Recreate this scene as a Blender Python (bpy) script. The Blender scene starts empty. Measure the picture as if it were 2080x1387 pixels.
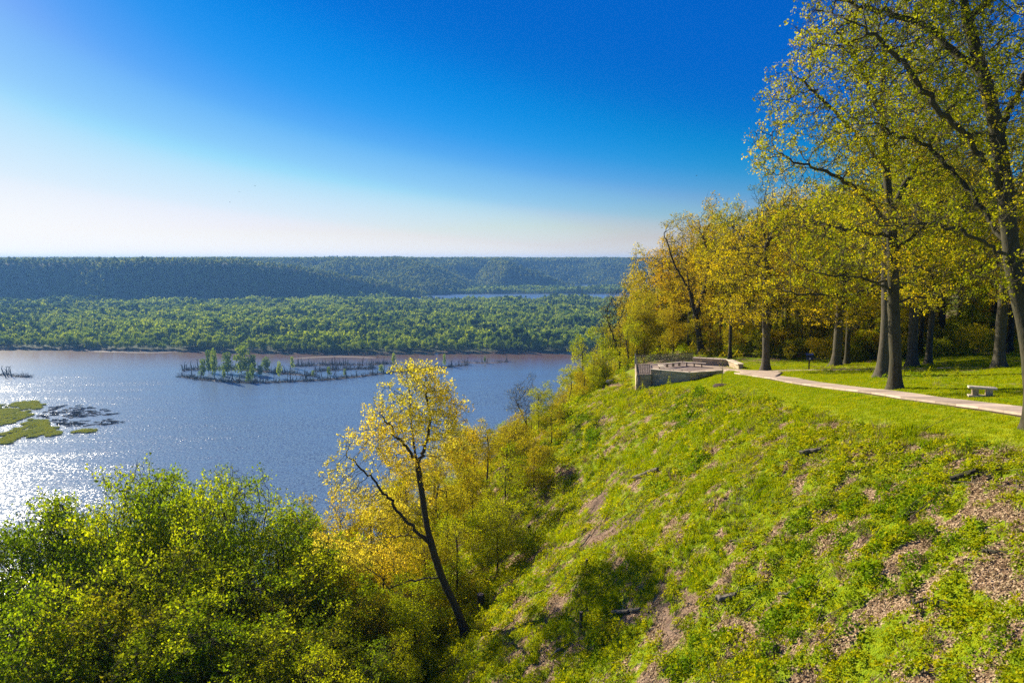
import bpy, math, random
import numpy as np
from mathutils import Vector, Matrix, Euler

# ------------------------------------------------------------------ camera, world, sun, exposure
SC = bpy.context.scene
COL = SC.collection
R = math.radians
CAM_Z = 150.0
PITCH = R(6.4)
FPX = 1502.0                      # focal length in pixels of a 2080 px wide frame
cam_d = bpy.data.cameras.new('camera')
cam_d.sensor_width = 36.0
cam_d.lens = 36.0 * FPX / 2080.0
cam_d.clip_start = 0.1
cam_d.clip_end = 40000.0
cam = bpy.data.objects.new('camera', cam_d)
COL.objects.link(cam)
cam.location = (0, 0, CAM_Z)
cam.rotation_euler = (math.pi / 2 - PITCH, 0, 0)
SC.camera = cam

SUN_AZ, SUN_EL = R(-46), R(26)    # azimuth measured from +Y towards +X
world = bpy.data.worlds.new('World')
SC.world = world
world.use_nodes = True
nt = world.node_tree
nt.nodes.clear()
sky = nt.nodes.new('ShaderNodeTexSky')
sky.sky_type = 'NISHITA'
sky.sun_disc = False
sky.sun_elevation = SUN_EL
sky.sun_rotation = SUN_AZ
sky.altitude = 200
sky.air_density = 1.0
sky.dust_density = 0.2
sky.ozone_density = 5.0
EXPOSURE = 1.0
SKY_K = 0.12
sepc = nt.nodes.new('ShaderNodeSeparateColor')
comb = nt.nodes.new('ShaderNodeCombineColor')
nt.links.new(sky.outputs[0], sepc.inputs[0])
def sky_curve(sock, pts, xmax=36.0, ymax=1.6):
    """photographic contrast curve of one colour channel of the sky (deep polarised blue above, white at the horizon)"""
    d = nt.nodes.new('ShaderNodeMath'); d.operation = 'DIVIDE'; d.inputs[1].default_value = xmax; nt.links.new(sock, d.inputs[0])
    f = nt.nodes.new('ShaderNodeFloatCurve'); c = f.mapping.curves[0]
    c.points[0].location = (pts[0][0] / xmax, pts[0][1] / ymax); c.points[1].location = (1.0, 1.0)
    for p in pts[1:]: c.points.new(p[0] / xmax, p[1] / ymax)
    for p in c.points: p.handle_type = 'AUTO_CLAMPED'
    f.mapping.update()
    nt.links.new(d.outputs[0], f.inputs['Value'])
    m = nt.nodes.new('ShaderNodeMath'); m.operation = 'MULTIPLY'; m.inputs[1].default_value = ymax / (2 ** EXPOSURE) / SKY_K
    nt.links.new(f.outputs[0], m.inputs[0])
    return m.outputs[0]
rc = sky_curve(sepc.outputs[0], [(0.9, 0.0), (2.35, 0.004), (3.1, 0.075), (3.55, 0.17), (4.4, 0.33), (4.75, 0.45), (5.5, 0.60), (6.4, 0.72), (7.3, 0.85), (9.6, 0.96), (12, 1.0)])
gc0 = sky_curve(sepc.outputs[1], [(0.5, 0.02), (2.7, 0.125), (3.2, 0.142), (4.15, 0.25), (5.4, 0.40), (5.8, 0.49), (6.5, 0.61), (7.25, 0.76), (9.0, 0.87), (10.5, 0.95), (12, 1.0)])
bc = sky_curve(sepc.outputs[2], [(0.5, 0.2), (3.5, 0.45), (5.0, 0.57), (5.9, 0.61), (7.1, 0.77), (7.9, 0.87), (9.5, 0.97), (12, 1.0)])
mxg = nt.nodes.new('ShaderNodeMath'); mxg.operation = 'MAXIMUM'
nt.links.new(rc, mxg.inputs[0]); nt.links.new(gc0, mxg.inputs[1]); gc = mxg.outputs[0]
mxb = nt.nodes.new('ShaderNodeMath'); mxb.operation = 'MAXIMUM'
nt.links.new(bc, mxb.inputs[0]); nt.links.new(gc, mxb.inputs[1])
nt.links.new(rc, comb.inputs[0]); nt.links.new(gc, comb.inputs[1]); nt.links.new(mxb.outputs[0], comb.inputs[2])
bg = nt.nodes.new('ShaderNodeBackground')
bg.inputs['Strength'].default_value = SKY_K
wo = nt.nodes.new('ShaderNodeOutputWorld')
nt.links.new(comb.outputs[0], bg.inputs[0])
nt.links.new(bg.outputs[0], wo.inputs[0])

sun_d = bpy.data.lights.new('sun', 'SUN')
sun_d.energy = 5.0
sun_d.angle = R(0.53)
sun_d.color = (1.0, 0.90, 0.70)
sun = bpy.data.objects.new('sun', sun_d)
COL.objects.link(sun)
sv = Vector((math.sin(SUN_AZ) * math.cos(SUN_EL), math.cos(SUN_AZ) * math.cos(SUN_EL), math.sin(SUN_EL)))
sun.rotation_euler = sv.to_track_quat('Z', 'Y').to_euler()

SC.view_settings.view_transform = 'Standard'
SC.view_settings.look = 'None'
SC.view_settings.exposure = EXPOSURE
SC.view_settings.gamma = 1.0
SC.view_settings.use_curve_mapping = False
SC.render.engine = 'CYCLES'
SC.cycles.max_bounces = 6
SC.cycles.diffuse_bounces = 3
SC.cycles.glossy_bounces = 2
SC.cycles.transmission_bounces = 3
SC.cycles.transparent_max_bounces = 8
SC.cycles.volume_bounces = 0
SC.cycles.caustics_reflective = False
SC.cycles.caustics_refractive = False
SC.cycles.use_adaptive_sampling = True
SC.cycles.adaptive_threshold = 0.01
SC.cycles.use_denoising = False      # fine foliage keeps its crispness; the remaining grain is that of a photograph

rng = np.random.default_rng(7)

# ------------------------------------------------------------------ helpers
def tag(o, label=None, cat=None, group=None, kind=None):
    if label: o['label'] = label
    if cat: o['category'] = cat
    if group: o['group'] = group
    if kind: o['kind'] = kind
    return o

def mesh_np(name, V, F4=None, F3=None, mats=None, smooth=False):
    """mesh from numpy vertices and quads / triangles"""
    me = bpy.data.meshes.new(name)
    V = np.asarray(V, np.float32)
    loops, starts = [], []
    n = 0
    if F4 is not None and len(F4):
        F4 = np.asarray(F4, np.int32); loops.append(F4.ravel()); starts.append(np.arange(len(F4), dtype=np.int32) * 4); n = F4.size
    if F3 is not None and len(F3):
        F3 = np.asarray(F3, np.int32); loops.append(F3.ravel()); starts.append(n + np.arange(len(F3), dtype=np.int32) * 3)
    L = np.concatenate(loops); S = np.concatenate(starts)
    me.vertices.add(len(V)); me.vertices.foreach_set('co', V.ravel())
    me.loops.add(len(L)); me.loops.foreach_set('vertex_index', L)
    me.polygons.add(len(S)); me.polygons.foreach_set('loop_start', S)
    if smooth:
        me.polygons.foreach_set('use_smooth', np.ones(len(S), bool))
    me.update(calc_edges=True)
    for m in (mats or []): me.materials.append(m)
    return me

def link(name, me, parent=None, loc=(0, 0, 0), rot=(0, 0, 0), sc=1.0):
    o = bpy.data.objects.new(name, me)
    COL.objects.link(o)
    o.location = loc; o.rotation_euler = rot
    o.scale = (sc, sc, sc) if isinstance(sc, (int, float)) else sc
    if parent is not None: o.parent = parent
    return o

def empty(name, loc=(0, 0, 0), rz=0.0):
    o = bpy.data.objects.new(name, None)
    COL.objects.link(o); o.location = loc; o.rotation_euler = (0, 0, rz)
    o.empty_display_size = 0.3
    return o

def copy_tree(o, parent=None):
    c = o.copy(); COL.objects.link(c)
    if parent is not None: c.parent = parent
    for ch in [k for k in o.children]: copy_tree(ch, c)
    return c

def box_arrays(c, s, rz=0.0, jit=0.0, rg=None):
    """one box: centre, full size, rotation"""
    x, y, z = s[0] / 2, s[1] / 2, s[2] / 2
    P = np.array([(-x, -y, -z), (x, -y, -z), (x, y, -z), (-x, y, -z), (-x, -y, z), (x, -y, z), (x, y, z), (-x, y, z)], float)
    if jit: P += (rg or rng).uniform(-jit, jit, P.shape)
    ca, sa = math.cos(rz), math.sin(rz)
    P = P @ np.array([[ca, sa, 0], [-sa, ca, 0], [0, 0, 1]])
    F = np.array([(0, 3, 2, 1), (4, 5, 6, 7), (0, 1, 5, 4), (1, 2, 6, 5), (2, 3, 7, 6), (3, 0, 4, 7)])
    return P + np.array(c), F

def boxes_mesh(name, items, mats):
    Vs, Fs, n = [], [], 0
    for it in items:
        P, F = box_arrays(*it); Vs.append(P); Fs.append(F + n); n += len(P)
    return mesh_np(name, np.concatenate(Vs), np.concatenate(Fs), mats=mats)

def bevel_box(name, size, mat, bev=0.02, jit=0.0, seed=0):
    """bevelled box mesh centred on origin"""
    import bmesh
    bm = bmesh.new()
    bmesh.ops.create_cube(bm, size=1.0)
    rg = random.Random(seed)
    for v in bm.verts:
        v.co = Vector((v.co.x * size[0] + rg.uniform(-jit, jit), v.co.y * size[1] + rg.uniform(-jit, jit), v.co.z * size[2] + rg.uniform(-jit, jit)))
    bmesh.ops.bevel(bm, geom=bm.edges[:], offset=bev, segments=1, affect='EDGES')
    me = bpy.data.meshes.new(name); bm.to_mesh(me); bm.free()
    me.materials.append(mat)
    return me

def hash2(ix, iy, seed):
    h = (ix.astype(np.int64) * 374761393 + iy.astype(np.int64) * 668265263 + seed * 974634777) & 0x7fffffff
    h = ((h ^ (h >> 13)) * 1274126177) & 0x7fffffff
    return ((h ^ (h >> 16)) & 0xffff) / 65535.0

def vnoise(x, y, seed=0):
    x = np.asarray(x, float); y = np.asarray(y, float)
    ix = np.floor(x); iy = np.floor(y); fx = x - ix; fy = y - iy
    ix = ix.astype(np.int64); iy = iy.astype(np.int64)
    u = fx * fx * (3 - 2 * fx); v = fy * fy * (3 - 2 * fy)
    a = hash2(ix, iy, seed); b = hash2(ix + 1, iy, seed); c = hash2(ix, iy + 1, seed); d = hash2(ix + 1, iy + 1, seed)
    return (a * (1 - u) + b * u) * (1 - v) + (c * (1 - u) + d * u) * v

def fbm(x, y, oct=4, seed=0):
    s = 0; a = 0.5; t = 0
    for k in range(oct):
        s = s + a * vnoise(x * 2 ** k + 17.3 * k, y * 2 ** k - 9.1 * k, seed + k); t += a; a *= 0.5
    return s / t          # 0..1

# ------------------------------------------------------------------ terrain functions
CY = np.array([-200, 0, 15, 27, 35, 54, 66, 72, 78, 84, 95, 130, 437, 739, 1290, 3000.])
CX = np.array([30, 22, 20, 17.6, 15.8, 15.6, 13.2, 12.0, 11.4, 12.0, 17, 38, 150, 300, 520, 1100.])
def crest(y): return np.interp(y, CY, CX)
def plateau(x, y):
    z = 142.0 - 0.11 * (np.minimum(y, 78) - 45) - 0.012 * np.maximum(y - 78, 0)
    z = np.where(y < 0, 146.95, z)
    z = z + 0.06 * (np.clip(x, 0, 55) - 25) - 0.02 * np.clip(x - 60, 0, 200)
    return z
PLAT_C = (17.3, 78.5)
def ground_h(x, y, detail=True):
    x = np.asarray(x, float); y = np.asarray(y, float)
    t = crest(y) - x
    w = 1.9
    drop = 0.757 * w * np.logaddexp(0, t / w)
    z = plateau(x, y) - drop
    slope = 1 / (1 + np.exp(-(t - 1.5) / 1.5))
    if detail:
        z = z + slope * (1.5 * (fbm(x / 13, y / 13, 3, 3) - 0.5) + 0.85 * (fbm(x / 2.4, y / 2.4, 3, 9) - 0.5))
        z = z + (1 - slope) * 0.10 * (fbm(x / 4, y / 4, 2, 5) - 0.5)
        z = z + np.where(y > 90, 0, 1) * (1 - slope) * 0.5 * np.clip((x - 30) / 15, 0, 1) * (fbm(x / 9, y / 9, 2, 21) - 0.3)
    z = z - 0.75 * np.exp(-((x - 13.0) / 4.5) ** 2 - ((y - 74.5) / 6.0) ** 2) - 0.35 * np.exp(-((x - 18.0) / 3.0) ** 2 - ((y - 71.5) / 4.0) ** 2)
    # the terrace cut out for the overlook platform
    d = np.maximum(np.abs(x - 17.3) / 4.3, np.abs(y - 79.0) / 5.0)
    k = np.clip((1.12 - d) / 0.12, 0, 1)
    z = np.where(k > 0, z * (1 - k) + np.minimum(z, 137.9) * k, z)
    return np.maximum(z, -6.0)

def gz(x, y): return float(ground_h(np.array([x]), np.array([y]))[0])
cP, sP = math.cos(PITCH), math.sin(PITCH)
def ray(px, py):
    """direction through photograph pixel, scaled so that its y component is 1"""
    X = (px - 1040.0) / FPX; U = (693.5 - py) / FPX
    d = np.array([X, cP + U * sP, -sP + U * cP])
    return d / d[1]
def at(px, py, Y):
    d = ray(px, py)
    return np.array([d[0] * Y, Y, CAM_Z + d[2] * Y])
def on_plane(px, py, z):
    d = ray(px, py); Y = (z - CAM_Z) / d[2]
    return np.array([d[0] * Y, Y, z])
def on_ground(px, py, y0=8, y1=400):
    d = ray(px, py)
    Y = np.arange(y0, y1, 0.1)
    h = ground_h(d[0] * Y, Y)
    z = CAM_Z + d[2] * Y
    k = np.argmax(z <= h)
    Yk = Y[k] if z[k] <= h[k] else y1
    return np.array([d[0] * Yk, Yk, gz(d[0] * Yk, Yk)])

# ------------------------------------------------------------------ materials
def nodes(name):
    m = bpy.data.materials.new(name); m.use_nodes = True
    n = m.node_tree; n.nodes.clear()
    out = n.nodes.new('ShaderNodeOutputMaterial')
    return m, n, out
def N(n, t, **kw):
    x = n.nodes.new(t)
    for k, v in kw.items():
        if hasattr(x, k): setattr(x, k, v)
    return x
def ramp(n, stops, interp='LINEAR'):
    r = n.nodes.new('ShaderNodeValToRGB'); r.color_ramp.interpolation = interp
    el = r.color_ramp.elements
    el[0].position, el[0].color = stops[0][0], (*stops[0][1], 1)
    el[1].position, el[1].color = stops[1][0], (*stops[1][1], 1)
    for p, c in stops[2:]:
        e = el.new(p); e.color = (*c, 1)
    return r
def noise(n, scale, detail=3, rough=0.55, vec=None, dim='3D'):
    x = n.nodes.new('ShaderNodeTexNoise'); x.noise_dimensions = dim
    x.inputs['Scale'].default_value = scale; x.inputs['Detail'].default_value = detail; x.inputs['Roughness'].default_value = rough
    if vec is not None: n.links.new(vec, x.inputs['Vector'])
    return x
def mixc(n, fac, a, b, mode='MIX'):
    x = n.nodes.new('ShaderNodeMix'); x.data_type = 'RGBA'; x.blend_type = mode
    for i, v in ((0, fac), (6, a), (7, b)):
        if hasattr(v, 'is_output') or hasattr(v, 'links'): n.links.new(v, x.inputs[i])
        elif i == 0: x.inputs[0].default_value = v
        else: x.inputs[i].default_value = (*v, 1)
    return x.outputs[2]
def mth(n, op, a, b=None, clamp=False):
    x = n.nodes.new('ShaderNodeMath'); x.operation = op; x.use_clamp = clamp
    for i, v in ((0, a), (1, b)):
        if v is None: continue
        if isinstance(v, (int, float)): x.inputs[i].default_value = v
        else: n.links.new(v, x.inputs[i])
    return x.outputs[0]
def principled(n, out, col, rough=0.8, bump=None, bstr=0.3, bdist=0.02, spec=0.3):
    p = n.nodes.new('ShaderNodeBsdfPrincipled')
    if isinstance(col, tuple): p.inputs['Base Color'].default_value = (*col, 1)
    else: n.links.new(col, p.inputs['Base Color'])
    if isinstance(rough, (int, float)): p.inputs['Roughness'].default_value = rough
    else: n.links.new(rough, p.inputs['Roughness'])
    p.inputs['Specular IOR Level'].default_value = spec
    if bump is not None:
        b = n.nodes.new('ShaderNodeBump'); b.inputs['Strength'].default_value = bstr; b.inputs['Distance'].default_value = bdist
        n.links.new(bump, b.inputs['Height']); n.links.new(b.outputs[0], p.inputs['Normal'])
    n.links.new(p.outputs[0], out.inputs[0])
    return p

def leaf_mat(name, c1, c2, c3, trans=0.5, objvar=0.2, tmul=(1.45, 1.4, 0.6)):
    """leaf: colour varies from leaf to leaf (face attribute 'tint') and from plant to plant"""
    m, n, out = nodes(name)
    a = n.nodes.new('ShaderNodeAttribute'); a.attribute_name = 'tint'
    r = ramp(n, [(0.0, c1), (1.0, c3), (0.5, c2)])
    oi = n.nodes.new('ShaderNodeObjectInfo')
    f = mth(n, 'ADD', a.outputs['Fac'], mth(n, 'MULTIPLY', mth(n, 'SUBTRACT', oi.outputs['Random'], 0.5), objvar * 2), True)
    n.links.new(f, r.inputs[0])
    d = n.nodes.new('ShaderNodeBsdfDiffuse'); n.links.new(r.outputs[0], d.inputs[0])
    t = n.nodes.new('ShaderNodeBsdfTranslucent')
    n.links.new(mixc(n, 1.0, r.outputs[0], tmul, 'MULTIPLY'), t.inputs[0])
    mx = n.nodes.new('ShaderNodeMixShader'); mx.inputs[0].default_value = trans
    n.links.new(d.outputs[0], mx.inputs[1]); n.links.new(t.outputs[0], mx.inputs[2])
    n.links.new(mx.outputs[0], out.inputs[0])
    return m

def bark_mat(name, dark, light, scale=6.0):
    m, n, out = nodes(name)
    tc = n.nodes.new('ShaderNodeTexCoord')
    mp = n.nodes.new('ShaderNodeMapping'); mp.inputs['Scale'].default_value = (1, 1, 0.16)
    n.links.new(tc.outputs['Object'], mp.inputs[0])
    a = noise(n, scale * 2.2, 5, 0.7, mp.outputs[0]); b = noise(n, 0.9, 3, 0.6, tc.outputs['Object'])
    r = ramp(n, [(0.35, dark), (0.62, light)]); n.links.new(a.outputs[0], r.inputs[0])
    c = mixc(n, mth(n, 'MULTIPLY', b.outputs[0], 0.55), r.outputs[0], (0.10, 0.11, 0.06))
    principled(n, out, c, 0.9, a.outputs[0], 0.8, 0.03, 0.15)
    return m

M = {}
M['bark'] = bark_mat('oak_bark', (0.018, 0.013, 0.009), (0.085, 0.066, 0.042))
M['bark_dark'] = bark_mat('dark_bark', (0.018, 0.013, 0.010), (0.07, 0.05, 0.038))
M['bark_grey'] = bark_mat('grey_bark', (0.032, 0.025, 0.02), (0.13, 0.10, 0.08))
M['dead_wood'] = bark_mat('dead_wood', (0.06, 0.045, 0.035), (0.30, 0.24, 0.18), 3)
M['drift'] = bark_mat('wet_driftwood', (0.020, 0.014, 0.012), (0.085, 0.06, 0.05), 1)
M['leaf_oak'] = leaf_mat('oak_leaf', (0.20, 0.24, 0.010), (0.40, 0.40, 0.012), (0.66, 0.48, 0.016))
M['leaf_yellow'] = leaf_mat('yellow_leaf', (0.38, 0.35, 0.012), (0.60, 0.49, 0.016), (0.76, 0.54, 0.02))
M['leaf_gold'] = leaf_mat('pale_gold_leaf', (0.46, 0.44, 0.05), (0.70, 0.61, 0.08), (0.82, 0.60, 0.07))
M['leaf_chart'] = leaf_mat('yellow_green_leaf', (0.30, 0.32, 0.014), (0.52, 0.48, 0.018), (0.72, 0.53, 0.03))
M['leaf_orange'] = leaf_mat('orange_leaf', (0.34, 0.29, 0.014), (0.54, 0.40, 0.018), (0.68, 0.43, 0.02))
M['leaf_green'] = leaf_mat('maple_leaf', (0.11, 0.18, 0.008), (0.24, 0.35, 0.012), (0.48, 0.52, 0.016))
M['leaf_olive'] = leaf_mat('olive_leaf', (0.22, 0.23, 0.014), (0.40, 0.38, 0.018), (0.58, 0.46, 0.022))
M['leaf_lime'] = leaf_mat('lime_leaf', (0.20, 0.28, 0.008), (0.34, 0.42, 0.010), (0.52, 0.52, 0.014))
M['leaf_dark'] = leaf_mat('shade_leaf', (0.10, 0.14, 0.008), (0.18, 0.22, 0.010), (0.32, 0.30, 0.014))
M['leaf_far'] = leaf_mat('floodplain_leaf', (0.10, 0.18, 0.012), (0.24, 0.34, 0.016), (0.45, 0.52, 0.025), 0.35, 0.35)
M['leaf_far_yellow'] = leaf_mat('fresh_floodplain_leaf', (0.14, 0.20, 0.012), (0.28, 0.36, 0.016), (0.46, 0.52, 0.025), 0.4, 0.3)
M['leaf_far_dark'] = leaf_mat('dark_floodplain_leaf', (0.05, 0.10, 0.012), (0.10, 0.18, 0.016), (0.20, 0.28, 0.02), 0.35, 0.3)
M['leaf_hill'] = leaf_mat('hill_leaf', (0.10, 0.14, 0.015), (0.22, 0.28, 0.02), (0.46, 0.47, 0.03), 0.3, 0.4)
M['leaf_pine'] = leaf_mat('pine_needle', (0.010, 0.025, 0.012), (0.016, 0.035, 0.015), (0.02, 0.04, 0.02), 0.1, 0.2)
M['herb'] = leaf_mat('herb_leaf', (0.19, 0.25, 0.005), (0.34, 0.38, 0.006), (0.50, 0.46, 0.010), 0.4, 0.35)
M['herb_dark'] = leaf_mat('nettle_leaf', (0.09, 0.18, 0.006), (0.17, 0.27, 0.007), (0.27, 0.33, 0.008), 0.35, 0.3)
M['grass'] = leaf_mat('grass_blade', (0.17, 0.26, 0.004), (0.30, 0.37, 0.005), (0.46, 0.43, 0.008), 0.4, 0.35)
M['litter'] = leaf_mat('dry_leaf', (0.09, 0.05, 0.025), (0.32, 0.225, 0.12), (0.64, 0.50, 0.30), 0.15, 0.15, (1, 0.9, 0.8))
M['marsh'] = leaf_mat('marsh_grass_blade', (0.14, 0.19, 0.015), (0.27, 0.31, 0.02), (0.44, 0.42, 0.03), 0.3, 0.3)

# bluff ground: leaf litter, soil and short turf, steered by the vertex attributes cover / brush / lawn
def ground_mat():
    m, n, out = nodes('bluff_soil_and_turf')
    tc = n.nodes.new('ShaderNodeTexCoord'); P = tc.outputs['Object']
    cov = n.nodes.new('ShaderNodeAttribute'); cov.attribute_name = 'cover'
    bru = n.nodes.new('ShaderNodeAttribute'); bru.attribute_name = 'brush'
    law = n.nodes.new('ShaderNodeAttribute'); law.attribute_name = 'lawn'
    vo = n.nodes.new('ShaderNodeTexVoronoi'); vo.inputs['Scale'].default_value = 15.0; n.links.new(P, vo.inputs['Vector'])
    sep = n.nodes.new('ShaderNodeSeparateColor'); n.links.new(vo.outputs['Color'], sep.inputs[0])
    lit = ramp(n, [(0.0, (0.06, 0.035, 0.02)), (1.0, (0.52, 0.38, 0.24)), (0.35, (0.17, 0.105, 0.06)), (0.7, (0.33, 0.22, 0.13))])
    n.links.new(sep.outputs[0], lit.inputs[0])
    soil = noise(n, 1.3, 5, 0.65, P)
    sr = ramp(n, [(0.35, (0.10, 0.06, 0.045)), (0.65, (0.26, 0.18, 0.13))]); n.links.new(soil.outputs[0], sr.inputs[0])
    base = mixc(n, bru.outputs['Fac'], lit.outputs[0], sr.outputs[0])
    g1 = noise(n, 3.0, 6, 0.7, P)
    gr = ramp(n, [(0.3, (0.08, 0.14, 0.004)), (0.7, (0.30, 0.33, 0.006)), (0.5, (0.18, 0.25, 0.005))]); n.links.new(g1.outputs[0], gr.inputs[0])
    g2 = noise(n, 0.22, 3, 0.6, P)
    gl = ramp(n, [(0.3, (0.20, 0.28, 0.004)), (0.7, (0.38, 0.37, 0.007))]); n.links.new(g2.outputs[0], gl.inputs[0])
    lawnc = mixc(n, 0.55, gr.outputs[0], gl.outputs[0])
    fine = noise(n, 7.0, 4, 0.7, P)
    cv = mth(n, 'ADD', cov.outputs['Fac'], mth(n, 'MULTIPLY', mth(n, 'SUBTRACT', fine.outputs[0], 0.5), 1.5))
    cr = ramp(n, [(0.45, (0, 0, 0)), (0.62, (1, 1, 1))]); n.links.new(cv, cr.inputs[0])
    c = mixc(n, cr.outputs[0], base, gr.outputs[0])
    c = mixc(n, law.outputs['Fac'], c, lawnc)
    h = mth(n, 'ADD', mth(n, 'MULTIPLY', fine.outputs[0], 0.6), mth(n, 'MULTIPLY', vo.outputs['Distance'], 0.5))
    principled(n, out, c, 0.95, h, 0.9, 0.08, 0.1)
    return m
M['ground'] = ground_mat()

def stone_mat(name, dark, light, sc=2.0):
    m, n, out = nodes(name)
    tc = n.nodes.new('ShaderNodeTexCoord'); oi = n.nodes.new('ShaderNodeObjectInfo')
    a = noise(n, sc * 3, 6, 0.7, tc.outputs['Object']); b = noise(n, sc * 14, 3, 0.6, tc.outputs['Object'])
    r = ramp(n, [(0.3, dark), (0.7, light)]); n.links.new(a.outputs[0], r.inputs[0])
    k = mth(n, 'ADD', mth(n, 'MULTIPLY', oi.outputs['Random'], 0.5), 0.72)
    cb = n.nodes.new('ShaderNodeCombineColor')
    for i in range(3): n.links.new(k, cb.inputs[i])
    c = mixc(n, 1.0, r.outputs[0], cb.outputs[0], 'MULTIPLY')
    principled(n, out, c, 0.85, b.outputs[0], 0.5, 0.01, 0.25)
    return m
M['limestone'] = stone_mat('limestone', (0.34, 0.26, 0.16), (0.58, 0.46, 0.30))
M['stone_grey'] = stone_mat('weathered_wall_stone', (0.30, 0.25, 0.15), (0.70, 0.57, 0.36))
M['cap'] = stone_mat('pale_coping_stone', (0.54, 0.45, 0.34), (0.74, 0.63, 0.48))
M['concrete'] = stone_mat('path_concrete', (0.40, 0.30, 0.24), (0.58, 0.46, 0.36), 0.6)
M['paver'] = stone_mat('dark_paving', (0.16, 0.12, 0.11), (0.27, 0.21, 0.19), 1.5)
M['bench_top'] = stone_mat('bench_plank', (0.36, 0.29, 0.24), (0.55, 0.46, 0.38), 1.0)
def flat(name, col, rough=0.6, metal=0.0):
    m, n, out = nodes(name)
    tc = n.nodes.new('ShaderNodeTexCoord'); a = noise(n, 12, 4, 0.6, tc.outputs['Object'])
    c = mixc(n, mth(n, 'MULTIPLY', a.outputs[0], 0.5), col, tuple(v * 0.6 for v in col))
    p = principled(n, out, c, rough, a.outputs[0], 0.2, 0.005)
    p.inputs['Metallic'].default_value = metal
    return m
M['iron'] = flat('black_iron', (0.11, 0.095, 0.075), 0.35, 0.3)
M['galv'] = flat('grey_steel_post', (0.35, 0.37, 0.40), 0.45, 0.3)
M['blue'] = flat('blue_sign_paint', (0.05, 0.11, 0.35), 0.5)
M['navy'] = flat('navy_sign_paint', (0.012, 0.025, 0.08), 0.5)
M['white'] = flat('white_sign_paint', (0.7, 0.72, 0.75), 0.6)
M['wood_post'] = flat('brown_post', (0.07, 0.045, 0.03), 0.8)
M['mulch'] = flat('bark_mulch', (0.07, 0.045, 0.03), 0.95)
M['cutwood'] = flat('cut_wood', (0.42, 0.30, 0.19), 0.8)
M['bird'] = flat('dark_feathers', (0.02, 0.02, 0.022), 0.7)
M['mud'] = flat('river_mud', (0.060, 0.042, 0.034), 0.8)
M['sand'] = flat('wet_sand', (0.16, 0.115, 0.09), 0.8)

def floor_mat():
    m, n, out = nodes('forest_floor')
    tc = n.nodes.new('ShaderNodeTexCoord'); a = noise(n, 0.02, 5, 0.6, tc.outputs['Object'])
    r = ramp(n, [(0.35, (0.03, 0.045, 0.015)), (0.65, (0.07, 0.085, 0.03))]); n.links.new(a.outputs[0], r.inputs[0])
    geo = n.nodes.new('ShaderNodeNewGeometry'); sp = n.nodes.new('ShaderNodeSeparateXYZ'); n.links.new(geo.outputs['Position'], sp.inputs[0])
    rr = ramp(n, [(0.0, (0, 0, 0)), (1.0, (1, 1, 1))])
    n.links.new(mth(n, 'DIVIDE', sp.outputs[2], 1.3, True), rr.inputs[0])
    c = mixc(n, rr.outputs[0], (0.15, 0.10, 0.07), r.outputs[0])
    principled(n, out, c, 0.95, a.outputs[0], 0.5, 0.5, 0.1)
    return m
M['floor'] = floor_mat()

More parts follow.
